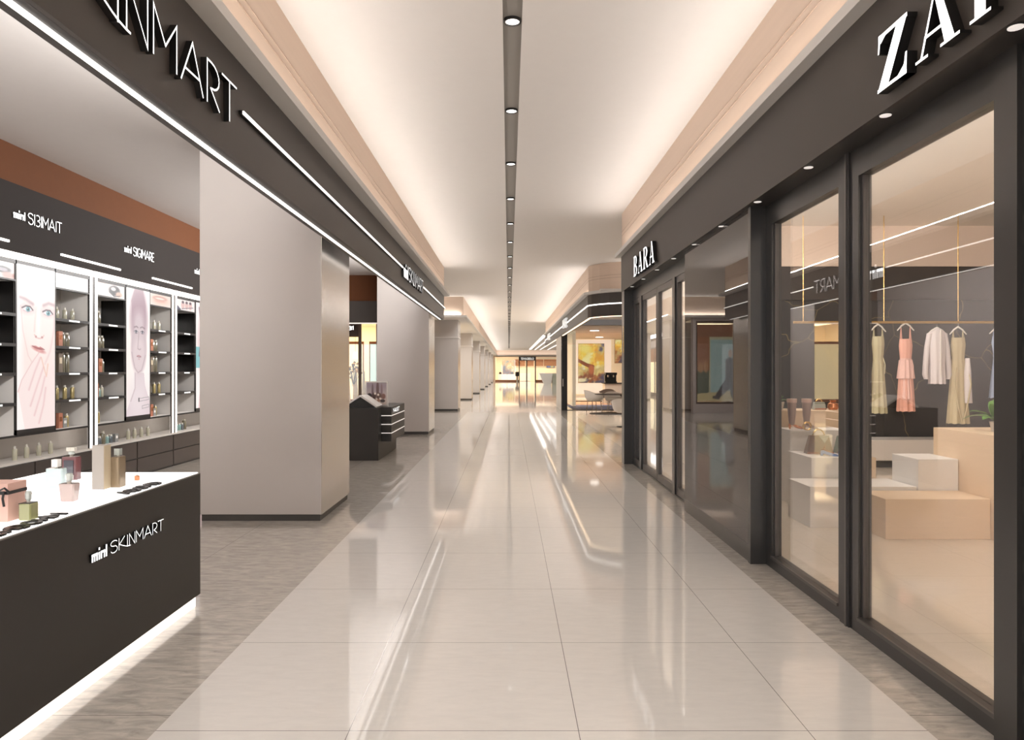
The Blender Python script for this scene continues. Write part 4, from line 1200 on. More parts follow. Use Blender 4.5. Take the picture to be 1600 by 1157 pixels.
# ================================================================== CLOTHING SHOP DISPLAY
def block(label, x0, x1, y0, y1, z, m, z0=0):
    return tag(B(x0, x1, y0, y1, z0, z).build('display_block', m, bevel=.003), label, 'block', 'stepped display blocks in the shop window')
block('long low wooden display block at the front of the window', 3.555, 4.545, 6.69, 7.165, .381, 'wood_pale')
block('long low white display block left of the wooden ones', 3.05, 4.13, 7.18, 7.74, .417, 'plinth_white')
block('medium white display block standing against the tall wooden one', 4.14, 4.545, 7.17, 7.66, .697, 'plinth_white')
block('tall wooden display block at the right edge of the window', 4.55, 5.7, 6.4, 7.6, .986, 'wood_pale')
block('white display block that carries the brown handbag', 3.31, 3.85, 7.76, 8.43, .64, 'plinth_white')
block('wooden display block behind the window post, right of the bag block', 3.852, 4.02, 7.76, 8.43, .64, 'wood_pale')
block('white display block that carries the tall boots', 3.35, 4.05, 8.45, 8.88, .883, 'plinth_white')
block('tallest wooden display block at the back left of the window', 3.30, 4.35, 8.9, 9.4, 1.09, 'wood_pale')
t = thing('bench', 'long low white bench against the dark marble wall', 'bench', (6.6, 11.85, 0))
B(5.0, 8.4, 11.55, 12.1, .12, .46).build('seat', 'bench_white', t, bevel=.01)
B(5.1, 8.3, 11.65, 12.0, 0, .12).build('base', 'shelf_black', t)  # dark block stands in for the shadow gap under the seat
# boots
def boot(x, y, label, shoe):
    t = thing('tall_boot', label, 'boot', (x, y, .883), 'pair of tall taupe boots')
    rs = []
    for z, a, b, dy in ((.883 + .05, .028, .035, .0), (.97, .034, .04, 0), (1.06, .044, .05, 0), (1.16, .052, .056, 0), (1.21, .054, .058, 0)):
        rs.append([(x + a * math.cos(2 * PI * i / 16), y + dy + b * math.sin(2 * PI * i / 16), z) for i in range(16)])
    MB().rings(rs).build('shaft', 'leather_taupe', t, smooth=True)
    MB().rings([[(x + a * math.cos(2 * PI * i / 16), y + a * 1.06 * math.sin(2 * PI * i / 16), z) for i in range(16)] for z, a in ((1.205, .058), (1.25, .058))]).build('cuff', 'cuff_pink', t, smooth=True)
    rs = []
    for q, hw, zt, zb in ((-.03, .022, .95, .935), (.0, .03, .95, .925), (.03, .03, .94, .905), (.07, .033, .925, .89), (.11, .03, .91, .884), (.14, .012, .895, .884)):
        rs.append([(x + q, y - hw, zb), (x + q, y + hw, zb), (x + q, y + hw * .6, zt), (x + q, y - hw * .6, zt)])
    MB().rings(rs).build('foot', shoe, t, smooth=True)
    MB().rings([[(x - .025 - a, y - a, z), (x - .025 + a, y - a, z), (x - .025 + a, y + a, z), (x - .025 - a, y + a, z)] for z, a in ((.884, .007), (.94, .014))]).build('heel', shoe, t)
boot(3.44, 8.62, 'left of the two tall taupe boots with pink cuffs', 'copper_metal')
boot(3.62, 8.62, 'right of the two tall taupe boots with pink cuffs', 'leather_taupe')
# handbags
def handbag(label, x, y, z, w0, w1, d, h, m, ring=None, flap=None):
    t = thing('handbag', label, 'handbag', (x, y, z))
    MB().hexa([(x - w0 / 2, y - d / 2, z), (x + w0 / 2, y - d / 2, z), (x + w0 / 2, y + d / 2, z), (x - w0 / 2, y + d / 2, z)],
              [(x - w1 / 2, y - d * .3, z + h), (x + w1 / 2, y - d * .3, z + h), (x + w1 / 2, y + d * .3, z + h), (x - w1 / 2, y + d * .3, z + h)]).build('body', m, t, bevel=.01)
    MB().box(x - w0 / 2 + .005, x + w0 / 2 - .005, y - d / 2 - .004, y - d / 2 + .01, z + .004, z + .022).build('base_band', 'copper_metal', t)
    pts = [(x + w1 * .32 * math.cos(a), y, z + h - .01 + w1 * .36 * math.sin(a)) for a in [PI * k / 12 for k in range(13)]]
    MB().tube(pts, .008, 8).build('handle', ring or m, t, smooth=True)
    if flap:
        MB().hexa([(x - w1 * .1, y - d * .34 - .004, z + h), (x + w1 * .5, y - d * .34 - .004, z + h), (x + w1 * .2, y - d * .42 - .006, z + h * .6)],
                  [(x - w1 * .1, y - d * .34 - .012, z + h), (x + w1 * .5, y - d * .34 - .012, z + h), (x + w1 * .2, y - d * .42 - .014, z + h * .6)]).build('flap', flap, t)
    return t
handbag('brown trapezoid handbag on the white block in the window', 3.56, 8.15, .64, .31, .21, .12, .21, 'leather_brown', 'gold_metal', 'sage_leather')
handbag('sage green handbag with tan trim beside the brown handbag', 3.87, 8.2, .64, .20, .13, .12, .20, 'sage_leather', 'copper_metal', 'copper_metal')
handbag('small olive handbag on the tallest wooden block', 3.98, 9.1, 1.09, .16, .13, .09, .10, 'sage_leather', 'gold_metal')
t = thing('pouch', 'round copper brown pouch beside the small olive handbag', 'pouch', (4.16, 9.1, 1.09))
MB().lathe(4.16, 9.1, [(.05, 1.09), (.07, 1.12), (.06, 1.17), (.03, 1.19), (.045, 1.21)], 14).build('body', 'copper_metal', t, smooth=True)
MB().tube([(4.13, 9.1, 1.188), (4.16, 9.065, 1.188), (4.19, 9.1, 1.188)], .006, 6).build('drawstring', 'leather_brown', t)
t = thing('bangle', 'wide cream bangle standing on the white block by the boots', 'bangle', (3.63, 8.5, .883))
MB().tube([(3.56 + .045 * math.cos(a), 8.46, .93 + .045 * math.sin(a)) for a in [2 * PI * k / 20 for k in range(21)]], .012, 8).build('hoop', 'gold_metal', t, smooth=True)
def shoe(label, x, y, z, m, heel=True, ang=0):
    t = thing('shoe', label, 'shoe', (x, y, z))
    rs = []
    for q, hw, zt, zb in ((-.07, .018, .055, .03), (-.04, .024, .06, .026), (.0, .026, .045, .012), (.05, .03, .03, .001), (.09, .024, .022, .0), (.115, .008, .012, .0)):
        rs.append([(x + q * math.cos(ang) - s_ * math.sin(ang), y + q * math.sin(ang) + s_ * math.cos(ang), z + zz) for s_, zz in ((-hw, zb), (hw, zb), (hw * .7, zt), (-hw * .7, zt))])
    MB().rings(rs).build('upper', m, t, smooth=True)
    hx, hy = x - .06 * math.cos(ang), y - .06 * math.sin(ang)
    MB().rings([[(hx - a, hy - a, z + zz), (hx + a, hy - a, z + zz), (hx + a, hy + a, z + zz), (hx - a, hy + a, z + zz)] for zz, a in ((0, .008), (.034, .014))]).build('heel', m if not heel else 'copper_metal', t)
    if heel: MB().tube([(x - .04, y - .02, z + .055), (x - .02, y, z + .10), (x - .04, y + .02, z + .055)], .004, 6).build('strap', 'copper_metal', t)
shoe('blue patterned shoe, left one on the white block edge', 3.56, 7.92, .64, 'blue_cloth', False, -.3)
shoe('tan strappy sandal leaning before the brown handbag', 3.60, 8.02, .64, 'copper_metal', True, -1.2)
shoe('blue patterned shoe, right one near the window post', 3.74, 7.9, .64, 'blue_cloth', False, .2)
shoe('tan strappy sandal before the sage handbag', 3.82, 8.03, .64, 'copper_metal', True, .4)
# plants
def plant(label, x, y, z, n, L, seed, potm='pot_white', w_=.05, lean=(0, 0)):
    r = random.Random(seed)
    t = thing('potted_plant', label, 'plant', (x, y, z))
    MB().lathe(x, y, [(.05, z), (.07, z + .09), (.072, z + .1), (.055, z + .1), (.05, z + .085)], 18).build('pot', potm, t, smooth=True)
    st = MB()
    for k in range(n):
        a = 2 * PI * k / n + r.uniform(-.3, .3); ln = L * r.uniform(.75, 1.1); up = r.uniform(.5, 1.1)
        pts = []
        for q in range(7):
            s_ = q / 6
            pts.append(Vector((x + (math.cos(a) * ln * s_ * .7) + lean[0] * s_ * s_, y + math.sin(a) * ln * s_ * .7 + lean[1] * s_ * s_, z + .1 + ln * (up * s_ - .55 * s_ * s_))))
        rs = []
        side = Vector((-math.sin(a), math.cos(a), 0))
        for q, p in enumerate(pts):
            s_ = q / 6; wd = w_ * math.sin(PI * min(1, .12 + .88 * s_)) ** .8 + .003
            cz = .25 * wd
            rs.append([p - side * wd, p + Vector((0, 0, -cz)), p + side * wd, p + Vector((0, 0, .004 - cz))])
        MB().rings(rs).build('leaf', 'leaf_green', t, smooth=True)
        st.tube([pts[0] - Vector((0, 0, .04)), pts[0] + Vector((0, 0, .01)), pts[1]], .004, 5)
    st.build('stems', 'leaf_green', t)
plant('broad leaved green plant on the tall wooden block at the right', 4.86, 7.05, .986, 9, .42, 5, w_=.06)
plant('small leafy green plant on the tallest wooden block', 3.48, 9.15, 1.09, 10, .24, 9, w_=.02)
# rail with hanging clothes
RY, RZ = 11.3, 2.36
def K(px): return (px - 795) * RY / 1108
def KZ(py): return 1.6 + (578.5 - py) * RY / 1108
t = thing('clothes_rail', 'gold clothes rail hanging from the shop ceiling', 'rail', (6.3, RY, RZ))
MB().tube([(K(1240), RY, RZ), (9.2, RY, RZ)], .022, 10).build('bar', 'gold_metal', t, smooth=True)
for x in (K(1255), K(1381), K(1497), 8.6):
    MB().tube([(x, RY, RZ), (x, RY, 4.06)], .008, 8).build('rod', 'gold_metal', t, smooth=True)
def hanger_and(kind, label, hl, cx, wsh, prof, m, z_apex, extra=None, pleats=9, seed=0):
    """prof: (z, half width, half depth, dx) from shoulders down"""
    rr = random.Random(seed)
    t = thing('hanger', hl, 'hanger', (cx, RY, z_apex), 'white hangers on the gold rail')
    MB().tube([(cx, RY, z_apex), (cx, RY, z_apex + .05), (cx - .012, RY, RZ + .012), (cx, RY, RZ + .022), (cx + .014, RY, RZ + .006)], .004, 6).build('hook', 'chrome', t, smooth=True)
    a = MB()
    for s_ in (-1, 1):
        a.tube([(cx, RY, z_apex), (cx + s_ * wsh * .5, RY, z_apex - .045), (cx + s_ * wsh, RY, z_apex - .12)], [.014, .013, .009], 8)
    a.build('arms', 'hanger_white', t, smooth=True)
    d = thing(kind, label, 'clothes', (cx, RY, prof[-1][0]))
    k = 48; rs = []
    n = len(prof)
    P_ = []
    for i in range(n - 1):
        for q in range(4):
            f = q / 4
            P_.append([prof[i][j] * (1 - f) + prof[i + 1][j] * f for j in range(4)])
    P_.append(list(prof[-1]))
    zt, zb = prof[0][0], prof[-1][0]
    ph = rr.uniform(0, 6)
    for z, hw, hd, dx in P_:
        f = (zt - z) / (zt - zb)
        ring = []
        for i in range(k):
            an = 2 * PI * i / k
            wv = 1 + (.05 + .22 * f) * math.sin(pleats * an + ph) * .5
            ring.append((cx + dx + hw * math.cos(an) * (1 + .04 * f * math.sin(pleats * an + ph)), RY + hd * math.sin(an) * wv, z + .006 * math.sin(pleats * an) * f))
        rs.append(ring)
    MB().rings(rs, cap=False).build('cloth', m, d, smooth=True)
    if kind == 'dress':
        zt_ = prof[0][0]
        mb = MB()
        for s_ in (-1, 1):
            mb.tube([(cx + s_ * prof[0][1] * .8, RY - .02, zt_ - .01), (cx + s_ * wsh * .55, RY, z_apex - .05 + .012), (cx + s_ * prof[0][1] * .8, RY + .02, zt_ - .01)], .008, 6)
        mb.build('straps', m, d, smooth=True)
    if extra: extra(d, cx)
    return d
def belt(z, hw, hd, m):
    def f(d, cx):
        MB().rings([[(cx + hw * math.cos(2 * PI * i / 32), RY + hd * math.sin(2 * PI * i / 32), zz) for i in range(32)] for zz in (z - .018, z + .018)], cap=False).build('belt', m, d, smooth=True)
        MB().tube([(cx + hw * .7, RY - hd * .8, z), (cx + hw * .85, RY - hd - .02, z - .1), (cx + hw * .75, RY - hd - .02, z - .25)], .008, 6).build('belt_tie', m, d, smooth=True)
    return f
def drs(px0, ptop, pw_t, waist, pw_w, bot, pw_b, mid=None):
    s_ = RY / 1108
    out = [(KZ(ptop), pw_t / 2 * s_, .05, 0), (KZ((ptop * 2 + waist) / 3), pw_t * .56 * s_, .07, 0), (KZ(waist), pw_w / 2 * s_, .055, 0)]
    if mid: out.append(mid)
    out += [(KZ(waist + 12), pw_w * .56 * s_, .07, 0), (KZ((waist + bot) / 2), (pw_w * .4 + pw_b * .15) * s_ * 1.05, .085, 0), (KZ(bot), pw_b / 2 * s_, .11, 0)]
    return out
hanger_and('dress', 'long sage green sleeveless dress, left of the pink dress', 'white hanger that holds the sage green dress', K(1372), 12 * .0102, drs(1372, 526, 17, 560, 15, 646, 27), 'dress_sage', KZ(507), belt(KZ(560), .08, .062, 'dress_sage'), seed=1)
def tiers(d, cx):
    for a, b, w0, w1 in ((563, 592, 10, 13.5), (590, 624, 10, 12)):
        s_ = RY / 1108; k = 48; rs = []
        for q in range(5):
            f = q / 4; hw = (w0 + (w1 - w0) * f) * s_
            rs.append([(cx + hw * math.cos(2 * PI * i / k), RY + (.075 + .03 * f) * (1 + .08 * math.sin(11 * 2 * PI * i / k)) * math.sin(2 * PI * i / k), KZ(a + (b - a) * f)) for i in range(k)])
        MB().rings(rs, cap=False).build('tier', 'dress_blush', d, smooth=True)
    belt(KZ(562), .088, .064, 'dress_blush')(d, cx)
hanger_and('dress', 'long salmon pink tiered dress on the gold rail', 'white hanger that holds the salmon pink dress', K(1415), 13 * .0102, drs(1415, 530, 18, 562, 17, 643, 27), 'dress_pink', KZ(505), tiers, seed=2)
def sleeves(d, cx):
    s_ = RY / 1108
    for sg, (a, b) in ((-1, (-13, -19)), (1, (13, 19))):
        rs = []
        for f, xx, rw in ((0, 11, 4.5), (.3, 15, 4.5), (.6, 17.5, 4), (.9, 18.5, 4.2), (1, 17, 3)):
            z = KZ(521 + 72 * f)
            rs.append([(cx + sg * xx * s_ + rw * s_ * math.cos(2 * PI * i / 16), RY + .04 * math.sin(2 * PI * i / 16), z) for i in range(16)])
        MB().rings(rs).build('sleeve', 'blouse_white', d, smooth=True)
    MB().box(cx - .006, cx + .006, RY - .105, RY - .09, KZ(590), KZ(516)).build('placket', 'hanger_white', d)
    rs = [[(cx + a * math.cos(2 * PI * i / 20), RY + a * .6 * math.sin(2 * PI * i / 20), z) for i in range(20)] for a, z in ((.07, KZ(520)), (.04, KZ(513)))]
    MB().rings(rs, cap=False).build('collar', 'blouse_white', d, smooth=True)
s_ = RY / 1108
hanger_and('blouse', 'white long sleeved blouse in the middle of the gold rail', 'white hanger that holds the long sleeved blouse', K(1464), 16 * s_, [(KZ(514), 3 * s_, .04, 0), (KZ(519), 12 * s_, .06, 0), (KZ(540), 13.5 * s_, .085, 0), (KZ(570), 11.5 * s_, .085, 0), (KZ(600), 12.5 * s_, .095, 0)], 'blouse_white', KZ(512), sleeves, seed=3)
def drape(d, cx):
    mb = MB()
    for sg in (-1, 1):
        mb.tube([(cx + sg * .09, RY - .09, KZ(575)), (cx + sg * .13, RY - .12, KZ(600)), (cx + sg * .06, RY - .12, KZ(640)), (cx, RY - .11, KZ(661))], .010, 6)
    mb.build('drape_edge', 'dress_khaki', d, smooth=True)
    rs = [[(cx + .11 + hw * math.cos(2 * PI * i / 24), RY - .06 + .05 * math.sin(2 * PI * i / 24), KZ(y)) for i in range(24)] for hw, y in ((.02, 560), (.05, 580), (.06, 605), (.075, 630))]
    MB().rings(rs, cap=False).build('overlay', 'blouse_white', d, smooth=True)
hanger_and('dress', 'long draped khaki dress, right of the white blouse', 'white hanger that holds the khaki dress', K(1497), 13 * s_, drs(1497, 528, 20, 560, 19, 662, 34), 'dress_khaki', KZ(511), drape, seed=4)
hanger_and('dress', 'pale blue dress at the right edge of the window', 'white hanger that holds the pale blue dress', K(1562), 16 * s_, drs(1562, 526, 22, 556, 18, 622, 30), 'dress_blue', KZ(510), belt(KZ(556), .1, .062, 'dress_blue'), seed=5)
hanger_and('dress', 'ochre dress at the left end of the clothes, beside the post', 'white hanger that holds the ochre dress', K(1345), 12 * s_, drs(1345, 526, 16, 560, 14, 612, 18), 'dress_ochre', KZ(511), None, seed=6)

# ================================================================== CAFE
t = thing('cafe_post', 'tall black marble post at the front of the cafe', 'post', (2.19, 28.2, 0))
B(2.09, 2.32, 28.1, 28.35, 0, 3.39).build('post', 'cell_black', t)
B(2.13, 2.16, 28.08, 28.1, .95, 1.25).build('handle', 'chrome', t)
t = thing('cafe_window', 'tall clear glass front of the cafe room', 'window', (6, 28.2, 0))
for a, b in ((2.32, 3.38), (3.40, 5.4), (5.42, 8.4), (8.42, 11.8)):
    B(a, b, 28.2, 28.212, .02, 3.39).build('pane', 'clear_glass', t)
B(2.32, 11.8, 28.17, 28.24, 0, .02).build('bottom_rail', 'frame_grey', t)
def autumn(seed, cols):
    def f(cv):
        r = random.Random(seed)
        p = [r.uniform(0, 6) for _ in range(4)]
        for k in range(420):
            x, y = r.random(), r.random()
            q = math.sin(3.1 * x + p[0] + 2 * y) + math.sin(5.3 * y + p[1] - 2.2 * x) + .7 * math.sin(9 * x + 7 * y + p[2])
            band = cols[0] if y + .12 * q < .42 else cols[1] if y + .12 * q < .72 else cols[2]
            c = band[int(min(.999, max(0, (q + 2.4) / 4.8 + r.uniform(-.12, .12))) * len(band))]
            sz = r.uniform(.35, 1)
            cv.ell(x, y, .085 * sz, .05 * sz, c, .5, .8, p[3] + r.uniform(-.5, .5))
        return cv
    return f
warm = [[(255, 240, 170), (255, 206, 84), (240, 170, 70), (222, 186, 110), (104, 96, 112), (70, 70, 100)], [(250, 240, 214), (238, 206, 128), (206, 176, 112), (176, 112, 66), (92, 90, 112), (64, 66, 98)], [(250, 222, 160), (196, 122, 70), (150, 84, 56), (96, 80, 90), (62, 64, 96)]]
def big_picture(cv):
    autumn(11, warm)(cv)
    cv.ell(.18, .2, .2, .13, (255, 222, 90), .8, .7)
    cv.poly([(0, .38), (.35, .5), (.62, .55), (.58, .85), (.45, .88), (.42, .62), (.2, .55), (0, .47)], (150, 84, 56))
    cv.ell(.5, .66, .1, .12, (200, 112, 72), .3)
    cv.ell(.25, .12, .22, .1, (255, 232, 130), .5); cv.ell(.12, .93, .2, .05, (250, 230, 180), .3)
    return cv
s40 = 39.9 / 1108
t = thing('lit_panel', 'large white lit panel behind the autumn picture in the cafe', 'panel', (4.6, 39.95, .3))
B(96 * s40, 160 * s40, 39.9, 39.99, .25, 3.3).build('panel', 'panel_white_lit', t)
B(96 * s40 - .02, 96 * s40, 39.88, 39.99, .25, 3.3).build('edge', 'gold_metal', t)
t = thing('wall_picture', 'big abstract picture in orange, yellow and navy on the cafe wall', 'picture', (4.6, 39.88, .9))
print_panel('print', big_picture(Canvas(110, 160, (240, 214, 150))), on_front(108.6 * s40, 39.88, .88), 40.4 * s40, 2.2, 'glow_print', t)
B(108.6 * s40 - .01, 149 * s40 + .01, 39.882, 39.899, .87, 3.09).build('backing', 'gold_metal', t)
t = thing('wall_picture', 'smaller dark and orange picture at the right of the cafe wall', 'picture', (6.6, 39.88, 1.9))
print_panel('print', autumn(5, warm)(Canvas(60, 60, (200, 150, 100))), on_front(166 * s40, 39.9, 2.0), 1.5, 1.3, 'glow_print', t)
B(166 * s40 - .02, 166 * s40 + 1.52, 39.9, 39.95, 1.98, 3.32).build('frame', 'gold_metal', t)
t = thing('wall_picture', 'narrow dark picture left of the white lit panel', 'picture', (3.1, 39.9, 1.9))
print_panel('print', autumn(8, warm)(Canvas(30, 60, (120, 90, 90))), on_front(2.97, 39.9, 2.0), .42, 1.2, 'glow_print', t)
B(2.96, 3.40, 39.9, 39.95, 1.99, 3.21).build('frame', 'gold_metal', t)
t = thing('platform', 'long low white platform along the back of the cafe', 'platform', (4.6, 37.5, 0))
B(2.96, 7.4, 35.9, 39.85, .04, .13).build('deck', 'bench_white', t, bevel=.01)
B(3.0, 7.3, 36.0, 39.8, 0, .04).build('base', 'shelf_black', t)
tag(B(2.6, 6.5, 28.7, 32.4, 0, .008).build('rug', 'rug_blue'), 'blue grey rug behind the cafe glass', 'rug')
tag(B(2.6, 6.5, 32.5, 35.6, 0, .008).build('rug', 'rug_rust'), 'rust coloured rug at the back of the cafe', 'rug')
for k, (x, y) in enumerate(((3.75, 31.0), (4.75, 37.2), (5.7, 33.0))):
    t = thing('ceiling_light', ['flat round ceiling light nearest the cafe glass', 'flat round ceiling light above the autumn picture', 'flat round ceiling light at the right in the cafe'][k], 'light', (x, y, 3.3), 'round lights on the cafe ceiling')
    MB().lathe(x, y, [(.22, 3.325), (.22, 3.34)], 24).build('rim', 'chrome', t)
    MB().lathe(x, y, [(.2, 3.31), (.2, 3.326)], 24).build('diffuser', 'lamp_white', t)
# tub chairs
def tub_chair(label, x, y, ang, base='legs', m='chair_white', sc=1.0):
    t = thing('tub_chair', label, 'chair', (0, 0, 0), 'tub chairs around the cafe table')
    n = 20; rs = []
    # shell: rings from bottom to rim; open at the front (+y)
    def shell(off):
        out = []
        for z, rx, ry in ((.40, .22, .20), (.44, .30, .28), (.52, .34, .32), (.60, .36, .34)):
            out.append([((rx - off) * math.cos(2 * PI * i / n), (ry - off) * math.sin(2 * PI * i / n), z + (off * .6 if z < .43 else 0)) for i in range(n)])
        top = []
        for i in range(n):
            a = 2 * PI * i / n; back = max(0, -math.sin(a)); side = abs(math.cos(a))
            z = .60 + .20 * max(back, side * .45 if math.sin(a) < .5 else 0) ** .8
            q = 1.06
            top.append(((.37 * q - off) * math.cos(a), (.35 * q - off) * math.sin(a), z))
        out.append(top); return out
    o = shell(0); inn = shell(.035)
    MB().rings(o + inn[::-1]).build('shell', m, t, smooth=True)
    MB().rings([[(r * math.cos(2 * PI * i / n), r * .94 * math.sin(2 * PI * i / n), z) for i in range(n)] for r, z in ((.26, .44), (.29, .50), (.27, .52))]).build('cushion', 'chair_grey', t, smooth=True)
    if base == 'legs':
        for sx in (-1, 1):
            for sy in (-1, 1):
                MB().tube([(sx * .18, sy * .16, .43), (sx * .22, sy * .20, 0)], [.018, .012], 8).build('leg', 'chrome', t, smooth=True)
    else:
        MB().lathe(0, 0, [(.24, 0), (.24, .012), (.05, .03), (.03, .06), (.03, .40)], 24).build('swivel_base', 'table_dark', t, smooth=True)
    t.location = (x, y, 0); t.rotation_euler = (0, 0, ang); t.scale = (sc, sc, sc)
    return t
tub_chair('white tub chair with slim legs left of the oval table', 3.25, 27.0, -PI / 2 + .35, sc=1.05)
tub_chair('white swivel tub chair cut by the black corner post', 3.27, 19.95, -.5, base='disc', sc=1.0)
tub_chair('white tub chair beyond the oval table', 4.05, 27.5, PI, sc=.95)
tub_chair('small grey pink chair behind the oval table', 4.35, 31.3, PI - .3, m='chair_grey', sc=.95)
tub_chair('grey pink chair at the right behind the oval table', 5.4, 31.0, PI, m='chair_grey', sc=1.0)
t = thing('oval_table', 'dark oval pedestal table in the cafe', 'table', (4.35, 26.0, 0))
def ell_ring(cx, cy, a, b, z, n=40): return [(cx + a * math.cos(2 * PI * i / n), cy + b * math.sin(2 * PI * i / n), z) for i in range(n)]
MB().rings([ell_ring(4.35, 26, 1.15, .55, .69), ell_ring(4.35, 26, 1.2, .6, .705), ell_ring(4.35, 26, 1.2, .6, .72)]).build('tabletop', 'table_dark', t)
MB().rings([ell_ring(4.35, 26, .30, .22, .03), ell_ring(4.35, 26, .12, .10, .25), ell_ring(4.35, 26, .09, .08, .5), ell_ring(4.35, 26, .30, .2, .69)]).build('pedestal', 'table_dark', t, smooth=True)
MB().rings([ell_ring(4.35, 26, 1.4, .75, 0), ell_ring(4.35, 26, 1.38, .73, .02), ell_ring(4.35, 26, .3, .22, .035)]).build('foot_plate', 'table_dark', t)
t = thing('cafe_counter', 'white cafe counter behind the chairs', 'counter', (5.6, 34.0, 0))
B(4.55, 7.4, 33.6, 34.4, .0, .95).build('body', 'desk_white', t, bevel=.02)
B(4.5, 7.45, 33.55, 34.45, .95, .99).build('worktop', 'table_dark', t)
t = thing('coffee_machine', 'black espresso machine on the white cafe counter', 'machine', (4.85, 33.95, .99))
mb = MB().box(4.6, 5.15, 33.75, 34.2, .99, 1.06).box(4.6, 5.15, 33.95, 34.2, 1.06, 1.42).box(4.6, 5.15, 33.72, 34.2, 1.36, 1.48)
mb.build('housing', 'cell_black', t, bevel=.01)
for x in (4.74, 5.0): MB().lathe(x, 33.82, [(.04, 1.26), (.04, 1.36)], 10).build('brew_head', 'chrome', t)
for k, x in enumerate((5.5, 5.85, 6.2)):
    t = thing('cup_stack', '%s stack of white cups on the cafe counter' % ['left', 'middle', 'right'][k], 'cups', (x, 33.9, .99), 'cup stacks on the cafe counter')
    MB().lathe(x, 33.9, [(.05, .99), (.08, 1.08), (.08, 1.1)], 14).build('lower_cup', 'chair_white', t, smooth=True)
    MB().lathe(x, 33.9, [(.05, 1.1), (.08, 1.19), (.08, 1.21)], 14).build('upper_cup', 'chair_white', t, smooth=True)

# ================================================================== OPEN HALL AND FAR SHOP
t = thing('reception_desk', 'white boat shaped reception desk far down the hall', 'desk', (4.3, 77.5, 0))
MB().hexa([(3.85, 77, 0), (4.6, 77, 0), (4.6, 78.2, 0), (3.85, 78.2, 0)], [(3.35, 76.9, 1.25), (4.75, 76.9, 1.25), (4.75, 78.3, 1.25), (3.35, 78.3, 1.25)]).build('prow', 'desk_white', t)
B(4.75, 6.6, 77.1, 78.1, 0, 1.02).build('flank', 'desk_green', t)
B(4.75, 6.8, 76.9, 78.3, 1.02, 1.25).build('flank_top', 'desk_green', t)
for k, (x, a, b, w_) in enumerate(((2.8, 54, 93, .3), (3.5, 60, 95, .12), (4.2, 62, 95, .12), (5.2, 66, 95, .12))):
    t = thing('ceiling_light_line', ['widest white ceiling light line beside the cafe fascia end', 'second ceiling light line in the far hall', 'third ceiling light line in the far hall', 'rightmost ceiling light line in the far hall'][k], 'light', (x, (a + b) / 2, 4.31), 'light lines on the far hall ceiling')
    B(x - w_ / 2 - .03, x + w_ / 2 + .03, a - .03, b + .03, 4.31, 4.32).build('trim', 'ledge_paint', t)
    B(x - w_ / 2, x + w_ / 2, a, b, 4.303, 4.31).build('diffuser', 'led_white', t)
# far shop: shell
Z98 = .0885
struct('floor', B(-1.87, 11.8, YE, 103, -.06, 0), 'cream_tile')
struct('wall_far', B(-1.9, 11.8, 103, 103.2, 0, 3.5), 'shop_glow_wall')
struct('wall_far_left', B(-2.0, -1.87, YE, 103, 0, 3.5), 'shop_glow_wall')
struct('wall_far_right', B(11.7, 11.8, YE, 103, 0, 3.5), 'shop_glow_wall')
struct('ceiling', B(-2, 11.8, YE, 103.2, 3.5, 3.55), 'cream_ceiling_paint')
t = thing('far_shop_front', 'glass front of the bright shop closing the far end', 'window', (4, YE + .05, 0))
for a, b in ((-1.85, 1.4), (3.75, 7.4), (7.45, 11.7)):
    B(a, b, YE + .05, YE + .06, .22, 3.38).build('pane', 'clear_glass', t)
B(-1.87, 1.38, YE + .02, YE + .1, 0, .22).build('sill', 'shop_rust', t); B(3.75, 11.7, YE + .02, YE + .1, 0, .22).build('sill', 'shop_rust', t)
t = thing('shop_portal', 'black door portal of the far end shop with a dark sign box', 'portal', (2.56, YE, 0))
MB().box(1.38, 1.50, YE - .05, YE + .1, 0, 2.9).box(3.6, 3.75, YE - .05, YE + .1, 0, 2.9).box(2.40, 2.56, YE - .02, YE + .1, 0, 2.9).build('posts', 'cell_black', t)
B(1.38, 3.75, YE - .08, YE + .12, 2.9, 3.45).build('sign_box', 'shelf_black', t)
for a, b in ((1.5, 2.4), (2.56, 3.6)):
    B(a, b, YE + .04, YE + .05, .02, 2.88).build('door_pane', 'clear_glass', t)
tt = thing('portal_sign', 'pale lettering on the sign box of the far door portal', 'sign', (1.7, YE - .1, 3.02))
word('TEMAOBEILO', 'stroke', .28, 1.8, on_front(1.65, YE - .08, 3.02), .02, tt, t=.06, mats=('sign_silver', 'sign_silver'))
t = thing('wall_picture', 'autumn coloured picture inside the far shop, left of the portal', 'picture', (-.1, 102.9, .8))
print_panel('print', autumn(21, warm)(Canvas(40, 50, (255, 240, 200))), on_front(-.85, 102.9, .95), 1.6, 2.0, 'glow_print', t)
B(-.9, .8, 102.9, 102.95, .9, 3.0).build('frame', 'gold_metal', t)
t = thing('wall_picture', 'blue picture inside the far shop, right of the portal', 'picture', (6.0, 102.9, 1.9))
print_panel('print', Canvas(30, 30, (108, 128, 176)).ell(.4, .6, .4, .3, (130, 150, 196), .5).ell(.7, .85, .2, .15, (240, 220, 150), .3), on_front(5.5, 102.9, 1.95), 1.1, 1.1, 'glow_print', t)
B(5.45, 6.65, 102.9, 102.95, 1.9, 3.1).build('frame', 'gold_metal', t)
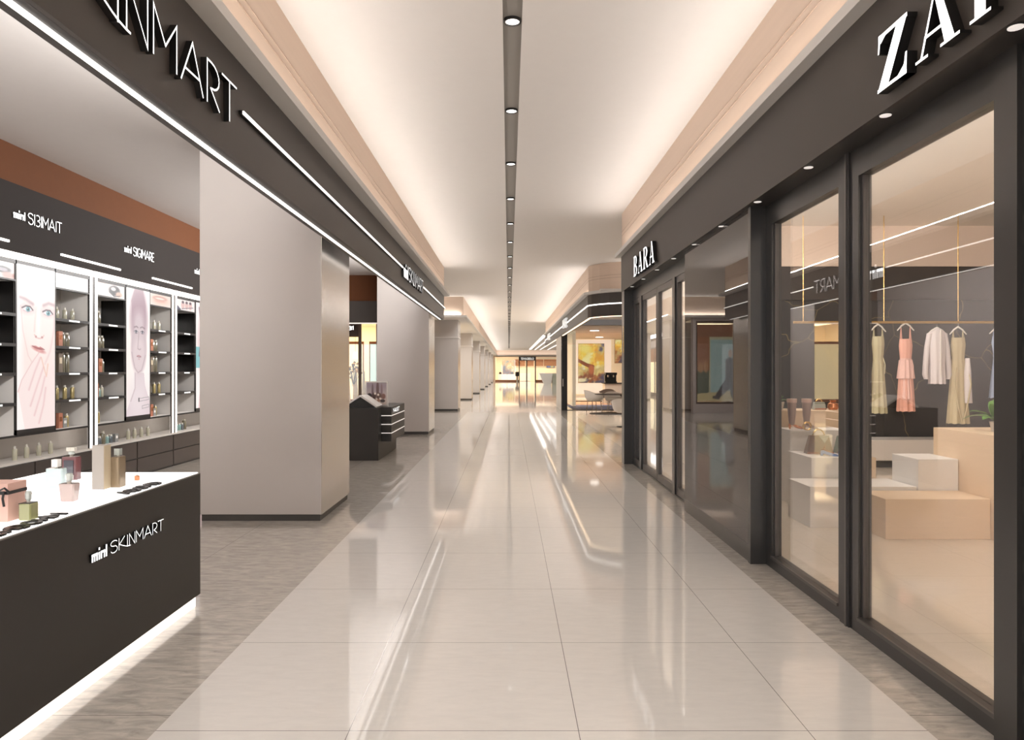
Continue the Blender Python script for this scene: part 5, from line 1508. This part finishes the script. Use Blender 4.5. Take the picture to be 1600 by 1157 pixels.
for k, (a, b) in enumerate(((.9, 2.35), (2.6, 3.6), (3.9, 5.0), (5.1, 7.4))):
    tt = thing('wall_valance', ['brown wooden valance left of the far portal posts', 'brown wooden valance in the right half of the portal', 'brown wooden valance right of the far portal', 'brown wooden valance behind the blue picture'][k], 'valance', ((a + b) / 2, 102.6, 2.2), 'wooden valances in the far shop')
    B(a, b, 102.6, 102.8, 2.2, 3.1).build('board', 'wood_brown', tt); B(a, b, 102.58, 102.6, 3.06, 3.12).build('rail', 'shop_rust', tt)
for k, (a, b, y, h) in enumerate(((-1.5, -.3, 100.5, 1.0), (-.2, 1.0, 100.6, 1.0), (1.6, 3.1, 101, 1.15), (4.2, 5.2, 100.8, 1.2))):
    tt = thing('display_plinth', ['leftmost white plinth inside the far shop', 'second white plinth inside the far shop', 'white plinth behind the far portal doors', 'white plinth right of the far portal'][k], 'plinth', ((a + b) / 2, y + .4, 0), 'white plinths in the far shop')
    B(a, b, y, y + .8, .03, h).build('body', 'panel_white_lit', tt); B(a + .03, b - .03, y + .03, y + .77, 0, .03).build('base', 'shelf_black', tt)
for k, (x, z, lb) in enumerate(((-1.2, 1.0, 'black handbag on the leftmost far plinth'), (.45, 1.0, 'dark handbag on the second far plinth'))):
    handbag(lb, x, 100.8, z, .42, .3, .2, .3, 'letter_black')
t = thing('waste_bin', 'small dark bin standing before the far shop glass', 'bin', (1.15, YE - .4, 0))
MB().lathe(1.15, YE - .4, [(.14, 0), (.16, .75)], 16).build('body', 'chrome', t, smooth=True)
MB().lathe(1.15, YE - .4, [(.24, .75), (.26, .8), (.26, 1.3), (.2, 1.35)], 16).build('head', 'letter_black', t, smooth=True)
# shopfronts behind the left columns
for k in range(7):
    y = 29.3 + 10.1 * k
    tt = thing('side_shop_front', '%s lit shop window behind the left columns' % ['nearest', 'second', 'third', 'fourth', 'fifth', 'sixth', 'farthest'][k], 'window', (-4.68, y + 4, 0), 'lit shop windows behind the left columns')
    B(-4.70, -4.66, y, y + 8, .2, 2.1).build('lit_pane', 'shop_cream_glass', tt)
    B(-4.70, -4.64, y, y + 8, 2.1, 2.9).build('valance', 'wood_brown', tt)
    mb = MB()
    for q in range(5): mb.box(-4.70, -4.62, y + 2 * q - .05, y + 2 * q + .05, 0, 2.95)
    mb.box(-4.70, -4.62, y, y + 8, 2.9, 2.98).box(-4.70, -4.62, y, y + 8, 0, .2)
    mb.build('frame', 'frame_grey', tt)
